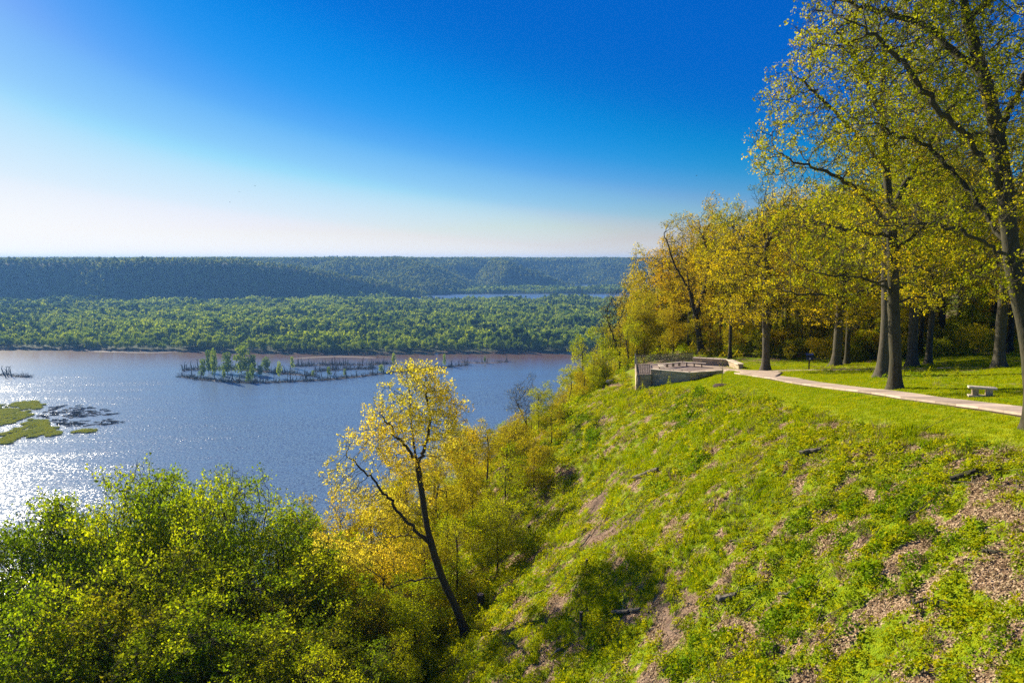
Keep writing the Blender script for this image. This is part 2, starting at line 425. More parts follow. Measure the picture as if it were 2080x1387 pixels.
def water_mat():
    m, n, out = nodes('river_water')
    tc = n.nodes.new('ShaderNodeTexCoord'); P = tc.outputs['Object']
    mp = n.nodes.new('ShaderNodeMapping'); mp.inputs['Rotation'].default_value = (0, 0, R(35)); mp.inputs['Scale'].default_value = (1.0, 0.55, 1)
    n.links.new(P, mp.inputs[0])
    a = noise(n, 0.7, 2, 0.6, mp.outputs[0]); b = noise(n, 3.0, 2, 0.6, mp.outputs[0])
    big = noise(n, 0.006, 4, 0.65, P)                     # wind patches
    mp2 = n.nodes.new('ShaderNodeMapping'); mp2.inputs['Scale'].default_value = (0.25, 1.0, 1); mp2.inputs['Rotation'].default_value = (0, 0, R(-12)); n.links.new(P, mp2.inputs[0])
    streak = noise(n, 0.03, 4, 0.6, mp2.outputs[0])
    sp = n.nodes.new('ShaderNodeSeparateXYZ'); n.links.new(P, sp.inputs[0])
    # sheltered, calmer water close to the far bank
    sh = n.nodes.new('ShaderNodeMapRange'); sh.inputs[1].default_value = 860; sh.inputs[2].default_value = 1120; sh.inputs[3].default_value = 1.0; sh.inputs[4].default_value = 0.10
    fold = mth(n, 'SUBTRACT', 1180, mth(n, 'ABSOLUTE', mth(n, 'SUBTRACT', sp.outputs[1], 1180)))      # 1180 at the far bank, falling off to both sides
    n.links.new(fold, sh.inputs[0])
    amp = mth(n, 'MULTIPLY', mth(n, 'ADD', mth(n, 'MULTIPLY', mth(n, 'SUBTRACT', big.outputs[0], 0.30), 1.2), mth(n, 'MULTIPLY', mth(n, 'SUBTRACT', streak.outputs[0], 0.30), 1.6), True), sh.outputs[0])
    vm = n.nodes.new('ShaderNodeVectorMath'); vm.operation = 'ADD'
    n.links.new(a.outputs[1], vm.inputs[0]); n.links.new(b.outputs[1], vm.inputs[1])
    v2 = n.nodes.new('ShaderNodeVectorMath'); v2.operation = 'SUBTRACT'; v2.inputs[1].default_value = (1.0, 1.0, 1.0)
    n.links.new(vm.outputs[0], v2.inputs[0])
    v3 = n.nodes.new('ShaderNodeVectorMath'); v3.operation = 'MULTIPLY'; v3.inputs[1].default_value = (1.55, 1.55, 0.0)
    n.links.new(v2.outputs[0], v3.inputs[0])
    v4 = n.nodes.new('ShaderNodeVectorMath'); v4.operation = 'SCALE'
    n.links.new(v3.outputs[0], v4.inputs[0]); n.links.new(amp, v4.inputs['Scale'])
    v5 = n.nodes.new('ShaderNodeVectorMath'); v5.operation = 'ADD'; v5.inputs[1].default_value = (0, 0, 1)
    n.links.new(v4.outputs[0], v5.inputs[0])
    v6 = n.nodes.new('ShaderNodeVectorMath'); v6.operation = 'NORMALIZE'; n.links.new(v5.outputs[0], v6.inputs[0])
    p = n.nodes.new('ShaderNodeBsdfPrincipled')
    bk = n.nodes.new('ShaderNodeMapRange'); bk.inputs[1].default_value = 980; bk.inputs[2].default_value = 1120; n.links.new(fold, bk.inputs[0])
    n.links.new(mixc(n, bk.outputs[0], (0.105, 0.165, 0.255), (0.13, 0.075, 0.055)), p.inputs['Base Color'])  # brown reflection of the far-bank trees painted into the base colour
    p.inputs['Roughness'].default_value = 0.27
    p.inputs['IOR'].default_value = 1.36
    n.links.new(v6.outputs[0], p.inputs['Normal'])
    n.links.new(p.outputs[0], out.inputs[0])
    return m
M['water'] = water_mat()

# ------------------------------------------------------------------ large structure
def grid(name, xs, ys, fn, mat, attrs=None, smooth=True):
    X, Y = np.meshgrid(xs, ys)
    Z = fn(X, Y)
    V = np.stack([X.ravel(), Y.ravel(), Z.ravel()], 1)
    nx, ny = len(xs), len(ys)
    i = (np.arange(ny - 1)[:, None] * nx + np.arange(nx - 1)[None, :]).ravel()
    F = np.stack([i, i + 1, i + nx + 1, i + nx], 1)
    me = mesh_np(name, V, F, mats=[mat], smooth=smooth)
    for k, f in (attrs or {}).items():
        at_ = me.attributes.new(k, 'FLOAT', 'POINT')
        at_.data.foreach_set('value', np.clip(f(X.ravel(), Y.ravel()), 0, 1).astype(np.float32))
    return link(name, me)

def spaced(lo, hi, knots):
    """knots: list of (position, spacing); spacing is interpolated"""
    out = [lo]; k = np.array(knots, float)
    while out[-1] < hi: out.append(out[-1] + float(np.interp(out[-1], k[:, 0], k[:, 1])))
    return np.array(out)

def lawn_f(x, y):
    t = x - crest(y)
    e = 1.0 + 1.6 * (fbm(x / 3.0, y / 3.0, 3, 31) - 0.5)
    m = np.clip((t - e) / 0.9, 0, 1)
    # rougher grass further from the path
    far = np.clip((x - 25.5) / 1.5, 0, 1) * np.clip((fbm(x / 2.6, y / 2.6, 3, 41) - 0.42) * 6, 0, 0.85)
    wood = np.clip((y - (83 - 0.33 * (x - 22))) / 2.5, 0, 1)
    return m * (1 - far) * (1 - wood)
def brush_f(x, y):
    """broken stripe of bare soil and cut brush that runs down the slope in front of the wooded edge"""
    t = crest(y) - x
    c = 13.0 + 2.0 * np.sin(y / 9.0) - 0.02 * y
    d = np.abs(t - c)
    a = np.clip(1.3 - d / 4.0, 0, 1) * np.clip((fbm(x / 1.7, y / 1.7, 4, 51) - 0.43) * 5, 0, 1) * np.clip((fbm(x / 5.0, y / 5.0, 2, 53) - 0.30) * 5, 0.15, 1)
    return a
def cover_f(x, y):
    n0 = vnoise(x / 0.33, y / 0.33, 67); n1 = fbm(x / 0.8, y / 0.8, 3, 61); n2 = fbm(x / 4.2, y / 4.2, 3, 71); n3 = fbm(x / 11, y / 11, 2, 73)
    near = np.clip((30 - y) / 14, 0, 1) * np.clip((x + 1) / 8, 0, 1)
    v = 0.815 + (n1 - 0.5) * 2.4 + (n0 - 0.5) * 1.3 + (n2 - 0.5) * 0.55 - 0.06 * near + 0.10 * np.clip((x - 8) / 8, 0, 1) * np.clip((y - 22) / 12, 0, 1)
    v = v - 0.70 * brush_f(x, y)
    wood = np.clip((y - (83 - 0.33 * (x - 22))) / 3, 0, 1) * np.clip((x - crest(y)) / 3, 0, 1)
    left = np.clip((wood_edge(y) - x) / 3, 0, 1) * (y < 90)
    return np.clip(v - 0.25 * wood - 0.30 * left, 0, 1)

WB = np.array([on_ground(*q) for q in ((1225, 778), (1190, 800), (1160, 850), (1110, 930), (1055, 1010), (1005, 1120), (950, 1240), (895, 1320), (835, 1380))])
WB = WB[np.argsort(WB[:, 1])]
def wood_edge(y): return np.interp(y, WB[:, 1], WB[:, 0])
print('wood edge', WB.round(1).tolist())
xs = spaced(-300, 900, [(-300, 12), (-60, 2.5), (-14, 0.4), (30, 0.4), (60, 1.2), (120, 5), (330, 14), (900, 25)])
ys = spaced(-80, 2400, [(-80, 10), (0, 2), (12, 0.4), (60, 0.45), (88, 0.6), (120, 2), (300, 12), (1300, 40)])
bluff = grid('bluff_ground', xs, ys, ground_h, M['ground'], {'cover': cover_f, 'brush': brush_f, 'lawn': lawn_f})
tag(bluff, kind='structure')

river = link('river', mesh_np('river', [(-6200, -590, 0), (4900, -590, 0), (4900, 7600, 0), (-6200, 7600, 0)], [(0, 1, 2, 3)], mats=[M['water']]))
tag(river, kind='structure')
bed = link('riverbed', mesh_np('riverbed', [(-6200, -590, -6.5), (4900, -590, -6.5), (4900, 7600, -6.5), (-6200, 7600, -6.5)], [(0, 1, 2, 3)], mats=[M['mud']]))
tag(bed, kind='structure')

# floodplain islands
SHX = np.array([-3000, -900, -600, -390, -280, -150, 0, 90, 200, 400, 2500.])
SHY = np.array([1215, 1225, 1195, 1170, 1150, 1165, 1170, 1165, 1195, 1230, 1300.])
def flood_h(x, y):
    s = y - np.interp(x, SHX, SHY) + 22 * (fbm(x / 60, y / 60, 3, 81) - 0.5)
    z = np.clip(s * 0.05, -3, 1.6)
    # back channel
    yc = 2830 + 0.06 * x + 60 * (fbm(x / 300, y * 0, 2, 83) - 0.5)
    w = 330 * np.clip((x + 520) / 160, 0, 1) + 20 * (fbm(x / 90, y / 90, 2, 84) - 0.5)
    ch = np.clip((w - np.abs(y - yc)) * 0.06, 0, 4)
    return z - ch
xf = np.arange(-3400, 2900, 22.0); yf = np.concatenate([np.arange(1100, 1330, 6.0), np.arange(1330, 3600, 24.0)])
flood = grid('floodplain', xf, yf, flood_h, M['floor'])
tag(flood, kind='structure')

RIDGES = [
    ([(-3900, 2480, 147), (-2500, 2530, 147), (-1750, 2560, 149), (-1250, 2560, 151), (-940, 2610, 149), (-750, 2690, 124), (-610, 2770, 84), (-460, 2860, 48), (-320, 2960, 10)], 0.92),
    ([(-1300, 2560, 149), (-1350, 4300, 150)], 0.8),
    ([(-2500, 2530, 146), (-2600, 4300, 150)], 0.8),
    ([(-60, 4150, 150), (-110, 3850, 148), (0, 3680, 132), (150, 3580, 76), (310, 3490, 2)], 1.2),
    ([(620, 4900, 152), (560, 4500, 146), (700, 4350, 100), (860, 4250, 30)], 1.15),
    ([(1700, 5000, 150), (1500, 4300, 140), (1500, 4100, 60)], 0.7),
    ([(-3900, 5200, 151), (-1200, 5100, 156), (-900, 5100, 155), (0, 5200, 151), (3000, 5600, 151)], 0.7),
]
FX = np.array([-1400, -900, -500, -300, 100, 400, 900, 1800, 3000.]); FY = np.array([3100, 3180, 3230, 3360, 3900, 4150, 4220, 4300, 4500.])
def hill_h(x, y):
    xw = x + 90 * (fbm(x / 260, y / 260, 3, 91) - 0.5); yw = y + 90 * (fbm(x / 260, y / 260, 3, 92) - 0.5)
    best = np.full(np.shape(x), -30.0)
    for rd, sl in RIDGES:
        for (x0, y0, z0), (x1, y1, z1) in zip(rd[:-1], rd[1:]):
            dx, dy = x1 - x0, y1 - y0; L = dx * dx + dy * dy
            t = np.clip(((xw - x0) * dx + (yw - y0) * dy) / L, 0, 1)
            d = np.hypot(xw - x0 - t * dx, yw - y0 - t * dy)
            d = np.sqrt(d * d + 900) - 30
            best = np.maximum(best, z0 + t * (z1 - z0) - sl * d)
    # dissected scarp behind: spurs and hollows of uneven size
    g = y - np.interp(x, FX, FY) + 900 * (fbm((x + 0.55 * y) / 620, (y - 0.4 * x) / 1400, 3, 95) - 0.42)
    best = np.maximum(best, np.minimum(g * 0.24, 150) + np.where(g * 0.24 < 140, 60 * (fbm((x - 0.5 * y) / 230, (y + 0.5 * x) / 420, 2, 96) - 0.5), 0))
    best = best + np.where(x < -700, 7, 16) * (fbm(x / 150, y / 150, 3, 93) - 0.5)
    return np.clip(best, -5, 153 + 16 * (fbm(x / 330, y / 900, 3, 94) - 0.5)) - 14
def hill_z(x, y): return hill_h(x, y)
hills = grid('hills', np.arange(-3900, 3000, 26.0), np.concatenate([np.arange(2180, 4900, 24.0), np.arange(4900, 5800, 60.0)]), hill_h, M['floor'])
tag(hills, kind='structure')

# ------------------------------------------------------------------ leaf and tree building
def leaf_quads(P, size, rg, up=0.4, aspect=0.62, fold=0.0):
    """one diamond-shaped leaf per point; returns vertices (4n,3), quads"""
    n = len(P)
    d = rg.normal(size=(n, 3)); d /= np.linalg.norm(d, axis=1)[:, None] + 1e-9
    nn = rg.normal(size=(n, 3)); nn[:, 2] = np.abs(nn[:, 2]) + up * 2
    s = np.cross(d, nn); s /= np.linalg.norm(s, axis=1)[:, None] + 1e-9
    L = (size * rg.uniform(0.6, 1.35, n))[:, None] if np.isscalar(size) else (size * rg.uniform(0.6, 1.35, n))[:, None]
    W = L * aspect * 0.5
    V = np.empty((n, 4, 3)); V[:, 0] = P - d * L * 0.5; V[:, 1] = P - s * W; V[:, 2] = P + d * L * 0.5; V[:, 3] = P + s * W
    F = np.arange(4 * n).reshape(n, 4)
    return V.reshape(-1, 3), F

def set_tint(me, vals):
    a = me.attributes.new('tint', 'FLOAT', 'FACE')
    a.data.foreach_set('value', np.clip(vals, 0, 1).astype(np.float32))

def tubes(P0, P1, r0, r1, T0, T1, sides):
    """frusta between P0 and P1 (n,3) with end tangents"""
    ref = np.array([0.31, 0.93, 0.19])
    def frame(T):
        T = T / (np.linalg.norm(T, axis=1)[:, None] + 1e-9)
        a = np.cross(T, ref); a /= np.linalg.norm(a, axis=1)[:, None] + 1e-9
        return a, np.cross(T, a)
    ang = np.arange(sides) * 2 * math.pi / sides
    ca, sa = np.cos(ang)[None, :, None], np.sin(ang)[None, :, None]
    a, b = frame(T0); A = P0[:, None, :] + r0[:, None, None] * (a[:, None] * ca + b[:, None] * sa)
    a, b = frame(T1); B = P1[:, None, :] + r1[:, None, None] * (a[:, None] * ca + b[:, None] * sa)
    n = len(P0)
    V = np.concatenate([A, B], 1).reshape(-1, 3)
    base = (np.arange(n) * 2 * sides)[:, None]
    k = np.arange(sides)[None, :]; k2 = (k + 1) % sides
    F = np.stack([base + k, base + k2, base + sides + k2, base + sides + k], 2).reshape(-1, 4)
    return V, F

def resample(pts, step):
    pts = np.array(pts, float); out = [pts[0]]
    for a, b in zip(pts[:-1], pts[1:]):
        n = max(1, int(round(np.linalg.norm(b - a) / step)))
        for k in range(1, n + 1): out.append(a + (b - a) * k / n)
    return np.array(out)

def smooth_path(pts, it=2):
    p = [np.array(q, float) for q in pts]
    for _ in range(it):
        q = [p[0]]
        for a, b in zip(p[:-1], p[1:]): q += [a * 0.75 + b * 0.25, a * 0.25 + b * 0.75]
        q.append(p[-1]); p = q
    return p

def grow(seed, trunk, limbs, env, n_attr, step=0.45, infl=4.0, kill=0.9, R0=0.35, tip_r=0.011, wiggle=0.25, up=0.0, hollow=0.35, maxit=90, flare=True):
    """space colonisation: trunk and limbs are polylines, env a list of (centre, radii)"""
    rg = np.random.default_rng(seed)
    pos = []; par = []
    tp = resample(smooth_path(trunk), step)
    nz = rg.normal(0, 0.06, (len(tp), 2)); nz = np.stack([np.convolve(np.pad(nz[:, k], 4, 'edge'), np.ones(9) / 9, 'valid') for k in (0, 1)], 1); tp[1:, :2] += nz[1:] - nz[0]
    for i, p in enumerate(tp): pos.append(p); par.append(i - 1)
    for L in limbs:
        lp = resample(smooth_path(L), step)
        lp[1:] += rg.normal(0, 0.06, (len(lp) - 1, 3))
        d = [np.sum((q - lp[0]) ** 2) for q in pos]; j = int(np.argmin(d))
        for q in lp[1:]:
            pos.append(q); par.append(j); j = len(pos) - 1
    vol = np.array([np.prod(e[1]) for e in env], float); vol = vol ** 0.8
    A = []
    for e, k in zip(env, np.maximum(1, (n_attr * vol / vol.sum()).astype(int))):
        u = rg.normal(size=(k, 3)); u /= np.linalg.norm(u, axis=1)[:, None]
        rr = (hollow ** 3 + (1 - hollow ** 3) * rg.random(k)) ** (1 / 3)
        rr *= 0.86 + 0.28 * rg.random(k)
        A.append(np.array(e[0]) + u * rr[:, None] * np.array(e[1]))
    A = np.concatenate(A)
    # clump: drop attractors in random voids so that the crown has gaps
    c3 = vnoise(A[:, 0] / 2.2 + A[:, 2] * 0.31, A[:, 1] / 2.2 + A[:, 2] * 0.47, seed + 5)
    A = A[c3 > 0.27]
    P = np.array(pos); par = list(par)
    near = np.zeros(len(A), int); nd = np.full(len(A), 1e9)
    def upd(lo):
        nonlocal near, nd
        Q = P[lo:]
        for s in range(0, len(Q), 400):
            D = np.linalg.norm(A[:, None, :] - Q[None, s:s + 400, :], axis=2)
            j = D.argmin(1); d = D[np.arange(len(A)), j]
            m = d < nd; near[m] = j[m] + lo + s; nd[m] = d[m]
    upd(0)
    alive = nd > kill
    for it in range(maxit):
        alive &= nd > kill
        rad = infl if it > 6 else 1e3
        act = alive & (nd < rad)
        if not act.any(): break
        idx = near[act]
        dv = A[act] - P[idx]; dv /= np.linalg.norm(dv, axis=1)[:, None]
        un, inv = np.unique(idx, return_inverse=True)
        S = np.zeros((len(un), 3)); np.add.at(S, inv, dv)
        S /= np.linalg.norm(S, axis=1)[:, None] + 1e-6
        S += rg.normal(0, wiggle, S.shape); S[:, 2] += up
        S /= np.linalg.norm(S, axis=1)[:, None] + 1e-6
        newp = P[un] + S * step
        lo = len(P)
        P = np.concatenate([P, newp]); par.extend(un.tolist())
        upd(lo)
        if len(P) > 16000: break
    par = np.array(par)
    n = len(P)
    kids = np.zeros(n, int); np.add.at(kids, par[1:], 1)
    w = np.zeros(n); w[kids == 0] = 1
    for i in range(n - 1, 0, -1): w[par[i]] += w[i] if par[i] >= 0 else 0
    tips = np.where(kids == 0)[0]
    k = math.log(R0 / tip_r) / math.log(max(w[0], 2))
    r = tip_r * w ** k
    # main child per node
    main = np.full(n, -1); best = np.zeros(n)
    for i in range(1, n):
        p = par[i]
        if w[i] > best[p]: best[p] = w[i]; main[p] = i
    if flare:
        zz = P[:, 2] - P[0, 2]; base = (np.arange(n) < len(tp))
        r = np.where(base, r * (1 + 1.15 * np.exp(-zz / 0.55)), r)
    E = np.arange(1, n); pe = par[1:]
    dirs = P[E] - P[pe]
    T = np.zeros((n, 3)); T[1:] = dirs
    T0 = dirs[0]; T[0] = T0
    # tangent of each node: mean of incoming and main outgoing direction
    Tn = T / (np.linalg.norm(T, axis=1)[:, None] + 1e-9)
    mk = main >= 0
    Tm = Tn.copy(); Tm[mk] += Tn[main[mk]]
    is_main = main[pe] == E
    r0 = np.where(is_main, r[pe], np.minimum(r[pe], r[E] * 1.25)); r1 = r[E]
    t0 = np.where(is_main[:, None], Tm[pe], Tn[E]); t1 = Tm[E]
    Vs, Fs, off = [], [], 0
    for lo, hi, sd in ((0.14, 99, 10), (0.045, 0.14, 6), (0, 0.045, 3)):
        m = (r0 >= lo) & (r0 < hi)
        if m.any():
            V, F = tubes(P[pe][m], P[E][m], r0[m], r1[m], t0[m], t1[m], sd)
            Vs.append(V); Fs.append(F + off); off += len(V)
    return dict(P=P, par=par, r=r, tips=tips, V=np.concatenate(Vs), F=np.concatenate(Fs), rg=rg, w=w)

def twigs(g, per, length, thin_r, keep=1.0, up=0.25, tr=0.008):
    """fine two-piece twigs on every thin part of the branch skeleton; returns twig tubes and their paths"""
    rg, P, r, par = g['rg'], g['P'], g['r'], g['par']
    c = np.where(r < thin_r)[0]; c = c[c > 0]
    if keep < 1: c = c[rg.random(len(c)) < keep]
    d = P[c] - P[par[c]]; d /= np.linalg.norm(d, axis=1)[:, None] + 1e-9
    c = np.repeat(c, per); d = np.repeat(d, per, 0)
    u = rg.normal(0, 0.75, d.shape) + d * 0.8; u[:, 2] += up; u /= np.linalg.norm(u, axis=1)[:, None]
    L = (length * rg.uniform(0.5, 1.3, len(c)))[:, None]
    A = P[c]; B = A + u * L * 0.5
    v = u + rg.normal(0, 0.35, u.shape); v[:, 2] += up * 0.7; v /= np.linalg.norm(v, axis=1)[:, None]
    C = B + v * L * 0.5
    n = len(c); f = np.full
    V1, F1 = tubes(A, B, f(n, tr), f(n, tr * 0.75), u, v, 3)
    V2, F2 = tubes(B, C, f(n, tr * 0.75), f(n, tr * 0.4), v, v, 3)
    g['V'] = np.concatenate([g['V'], V1, V2]); g['F'] = np.concatenate([g['F'], F1 + len(g['V']) - len(V1) - len(V2), F2 + len(g['V']) - len(V2)])
    g['tw'] = (A, B, C)

def crown_mesh(name, g, per, leaf, spread, mat, thin_r=0.02, keep=1.0, tint_h=0.0, length=0.6, ntw=2, up=0.4, gap=0.2, tr=0.008, twk=1.0, tuft=False):
    """leaves in tufts along the twigs"""
    rg = g['rg']
    twigs(g, ntw, length, thin_r, twk, tr=tr)
    A, B, C = g['tw']
    n = len(A)
    m = (vnoise(A[:, 0] / 1.5 + A[:, 2] * 0.7, A[:, 1] / 1.5 - A[:, 2] * 0.6, 77) > gap) & (rg.random(n) < keep)
    A, B, C = A[m], B[m], C[m]; n = len(A)
    t = rg.random((n, per)) ** 0.6 if not tuft else 0.86 + 0.14 * rg.random((n, per))
    t2 = np.clip(t * 2 - 1, 0, 1)[..., None]; t1 = np.clip(t * 2, 0, 1)[..., None]
    Q = A[:, None] * (1 - t1) + B[:, None] * t1 * (1 - t2) + (C[:, None]) * t2
    Q = Q.reshape(-1, 3) + rg.normal(0, spread, (n * per, 3))
    V, F = leaf_quads(Q, leaf, rg, up=up)
    me = mesh_np(name, V, F, mats=[mat])
    cl = np.repeat(rg.normal(0, 0.12, n), per) + (vnoise(Q[:, 0] / 2.4 + Q[:, 2] * .35, Q[:, 1] / 2.4 + Q[:, 2] * .35, 7) - 0.5) * 0.95
    z = (Q[:, 2] - Q[:, 2].min()) / (np.ptp(Q[:, 2]) + 1e-6)
    set_tint(me, 0.45 + rg.normal(0, 0.14, len(Q)) + cl + tint_h * (z - 0.5))
    print(name, 'nodes', len(g['P']), 'twigs', len(g['tw'][0]), 'leaves', len(Q))
    return me

class Kind:
    """a tree kind: trunk mesh, crown mesh, height"""
    def __init__(s, name, g, crown, bark):
        s.trunk = mesh_np(name + '_trunk', g['V'], g['F'], mats=[bark], smooth=True)
        s.crown = crown; s.h = float(g['P'][:, 2].max())

def place_tree(kind, name, x, y, h, rz, leafmat, bark, label, cat='tree', group=None, z=None, lean=(0, 0), sxy=1.0):
    z = gz(x, y) - 0.15 if z is None else z
    e = empty(name, (x, y, z), rz)
    e.rotation_euler = (lean[0], lean[1], rz)
    s = h / kind.h
    e.scale = (s * sxy, s * sxy, s)
    t = link('trunk', kind.trunk, e)
    t.material_slots[0].link = 'OBJECT'; t.material_slots[0].material = bark
    if kind.crown is not None:
        c = link('crown', kind.crown, e)
        c.material_slots[0].link = 'OBJECT'; c.material_slots[0].material = leafmat
    tag(e, label, cat, group)
    return e

def env_col(h0, h1, r, n, seed, off=(0, 0)):
    """stack of overlapping lobes making a crown between heights h0 and h1"""
    rg = np.random.default_rng(seed); out = []
    for i in range(n):
        f = (i + 0.5) / n; z = h0 + (h1 - h0) * f
        rr = r * (math.sin(math.pi * min(1, 0.18 + f * 0.8)) ** 0.7)
        a = rg.uniform(0, 6.28); k = rg.uniform(0.15, 0.5) * r
        out.append(((off[0] + math.cos(a) * k, off[1] + math.sin(a) * k, z), (rr * rg.uniform(0.6, 0.9), rr * rg.uniform(0.6, 0.9), (h1 - h0) / n * rg.uniform(0.7, 1.1))))
    return out

def env_dome(seed):
    rg = np.random.default_rng(seed); out = [((0, 0, 11.5), (4.6, 4.6, 5.0))]
    for i in range(17):
        a = i * 2.399 + rg.uniform(-.3, .3); f = (i + 0.5) / 17
        el = math.asin(1 - 1.25 * f); R_ = 5.2
        out.append(((math.cos(a) * math.cos(el) * R_, math.sin(a) * math.cos(el) * R_, 12.2 + math.sin(el) * 5.6), (2.1 + rg.uniform(-.3, .4), 2.1 + rg.uniform(-.3, .4), 1.9 + rg.uniform(-.3, .4))))
    for i in range(5):
        a = i * 1.26; out.append(((math.cos(a) * 4, math.sin(a) * 4, 5.5), (2.2, 2.2, 2.0)))
    return out

K = {}
def build_kinds():
    # spreading upland oaks, 20 m
    for i in range(3):
        g = grow(100 + i, [(0, 0, 0), (0.1, 0, 4), (0.3 * (i - 1), 0.2, 9), (0.4 * (i - 1), 0.3, 13)],
                 [], env_col(5.5, 20, 6.8, 8, 100 + i), 5200, 0.36, 2.4, 0.50, 0.36, 0.014, 0.28, -0.01)
        K['oak%d' % i] = Kind('oak', g, crown_mesh('oak_crown', g, 10, 0.15, 0.12, M['leaf_oak'], 0.024, 0.62, 0.2, tr=0.011, tuft=True), M['bark'])
    # straight forest trees, 20 m
    for i in range(3):
        g = grow(120 + i, [(0, 0, 0), (0.1, 0, 6), (0.2, 0.1, 13), (0.1, 0.2, 17)], [], env_col(7 - i, 20, 4.2, 8, 120 + i), 2400, 0.40, 2.4, 0.55, 0.25, 0.010, 0.28, 0.05)
        K['forest%d' % i] = Kind('forest_tree', g, crown_mesh('forest_crown', g, 9, 0.21, 0.16, M['leaf_oak'], 0.02, 0.6, tuft=True), M['bark_dark'])
    # dense maples in the hollow below the viewpoint, 20 m
    for i in range(2):
        g = grow(140 + i, [(0, 0, 0), (0.1, 0, 3), (0.3, 0.1, 7), (0.2, 0.2, 10)], [], env_dome(140 + i), 7000, 0.34, 2.4, 0.44, 0.33, 0.013, 0.25, 0.06, hollow=0.3)
        K['maple%d' % i] = Kind('maple', g, crown_mesh('maple_crown', g, 11, 0.17, 0.13, M['leaf_green'], 0.024, 0.68, 0.3, gap=0.27, tr=0.010), M['bark_dark'])
    # (slope trees follow)
    for i in range(4):
        tr = [(0, 0, 0), (0.1 * i, 0.1, 2.5), (0.2 - 0.15 * i, 0.1, 5.5), (0.1, 0.1, 8)]
        g = grow(160 + i, tr, [], env_col(1.8, 10, 2.9, 7, 160 + i), 2600, 0.24, 1.6, 0.30, 0.10, 0.007, 0.3, 0.10, hollow=0.2)
        K['slope%d' % i] = Kind('slope_tree', g, crown_mesh('slope_crown', g, 8, 0.125, 0.085, M['leaf_olive'], 0.015, 0.85, length=0.45, tr=0.008, gap=0.18), M['bark_dark'])
    # bare tree 9 m
    g = grow(180, [(0, 0, 0), (0.2, 0, 2), (0.5, 0.1, 4)], [[(0.3, 0, 2.2), (-1.2, 0.2, 4.5), (-2.2, 0.4, 6)]], env_col(3.2, 9, 3.0, 6, 180), 1800, 0.25, 1.8, 0.34, 0.11, 0.008, 0.3, 0.12)
    K['bare'] = Kind('bare_tree', g, crown_mesh('bare_crown', g, 1, 0.10, 0.06, M['leaf_olive'], 0.014, 0.5, length=0.6), M['bark_dark'])
    # old sparse oak with contorted dark limbs, 18 m
    g = grow(190, [(0, 0, 0), (-0.5, 0, 3), (-1.3, 0.2, 6), (-2.0, 0.3, 9.5)],
             [[(-0.9, 0.1, 4.4), (0.4, 0.2, 8), (0.6, 0.1, 11), (-0.4, 0, 14)], [(-1.6, 0.2, 7.5), (-3.8, 0, 11), (-4.6, 0.2, 14)], [(0.4, 0.2, 8), (3.0, 0.6, 10), (4.8, 0.2, 11)]],
             env_col(6, 17.5, 5.6, 7, 190), 3000, 0.36, 2.6, 0.58, 0.34, 0.012, 0.38, 0.0)
    K['gnarled'] = Kind('gnarled_oak', g, crown_mesh('gnarled_crown', g, 9, 0.16, 0.12, M['leaf_orange'], 0.022, 0.55, tuft=True), M['bark_dark'])
    # shrub 3 m
    for i in range(2):
        g = grow(200 + i, [(0, 0, 0), (0.05, 0, 0.4), (0.1, 0.1, 0.9)], [], [((0.2, 0.1, 1.5), (1.5, 1.3, 1.2)), ((-0.6, 0.2, 1.1), (1.0, 1.1, 0.9)), ((0.7, -0.4, 1.9), (0.8, 0.8, 0.9))], 700, 0.15, 1.0, 0.2, 0.05, 0.005, 0.3, 0.05, hollow=0.1, flare=False)
        K['shrub%d' % i] = Kind('shrub', g, crown_mesh('shrub_crown', g, 5, 0.11, 0.06, M['leaf_lime'], 0.014, length=0.25, tr=0.004), M['bark_dark'])
build_kinds()

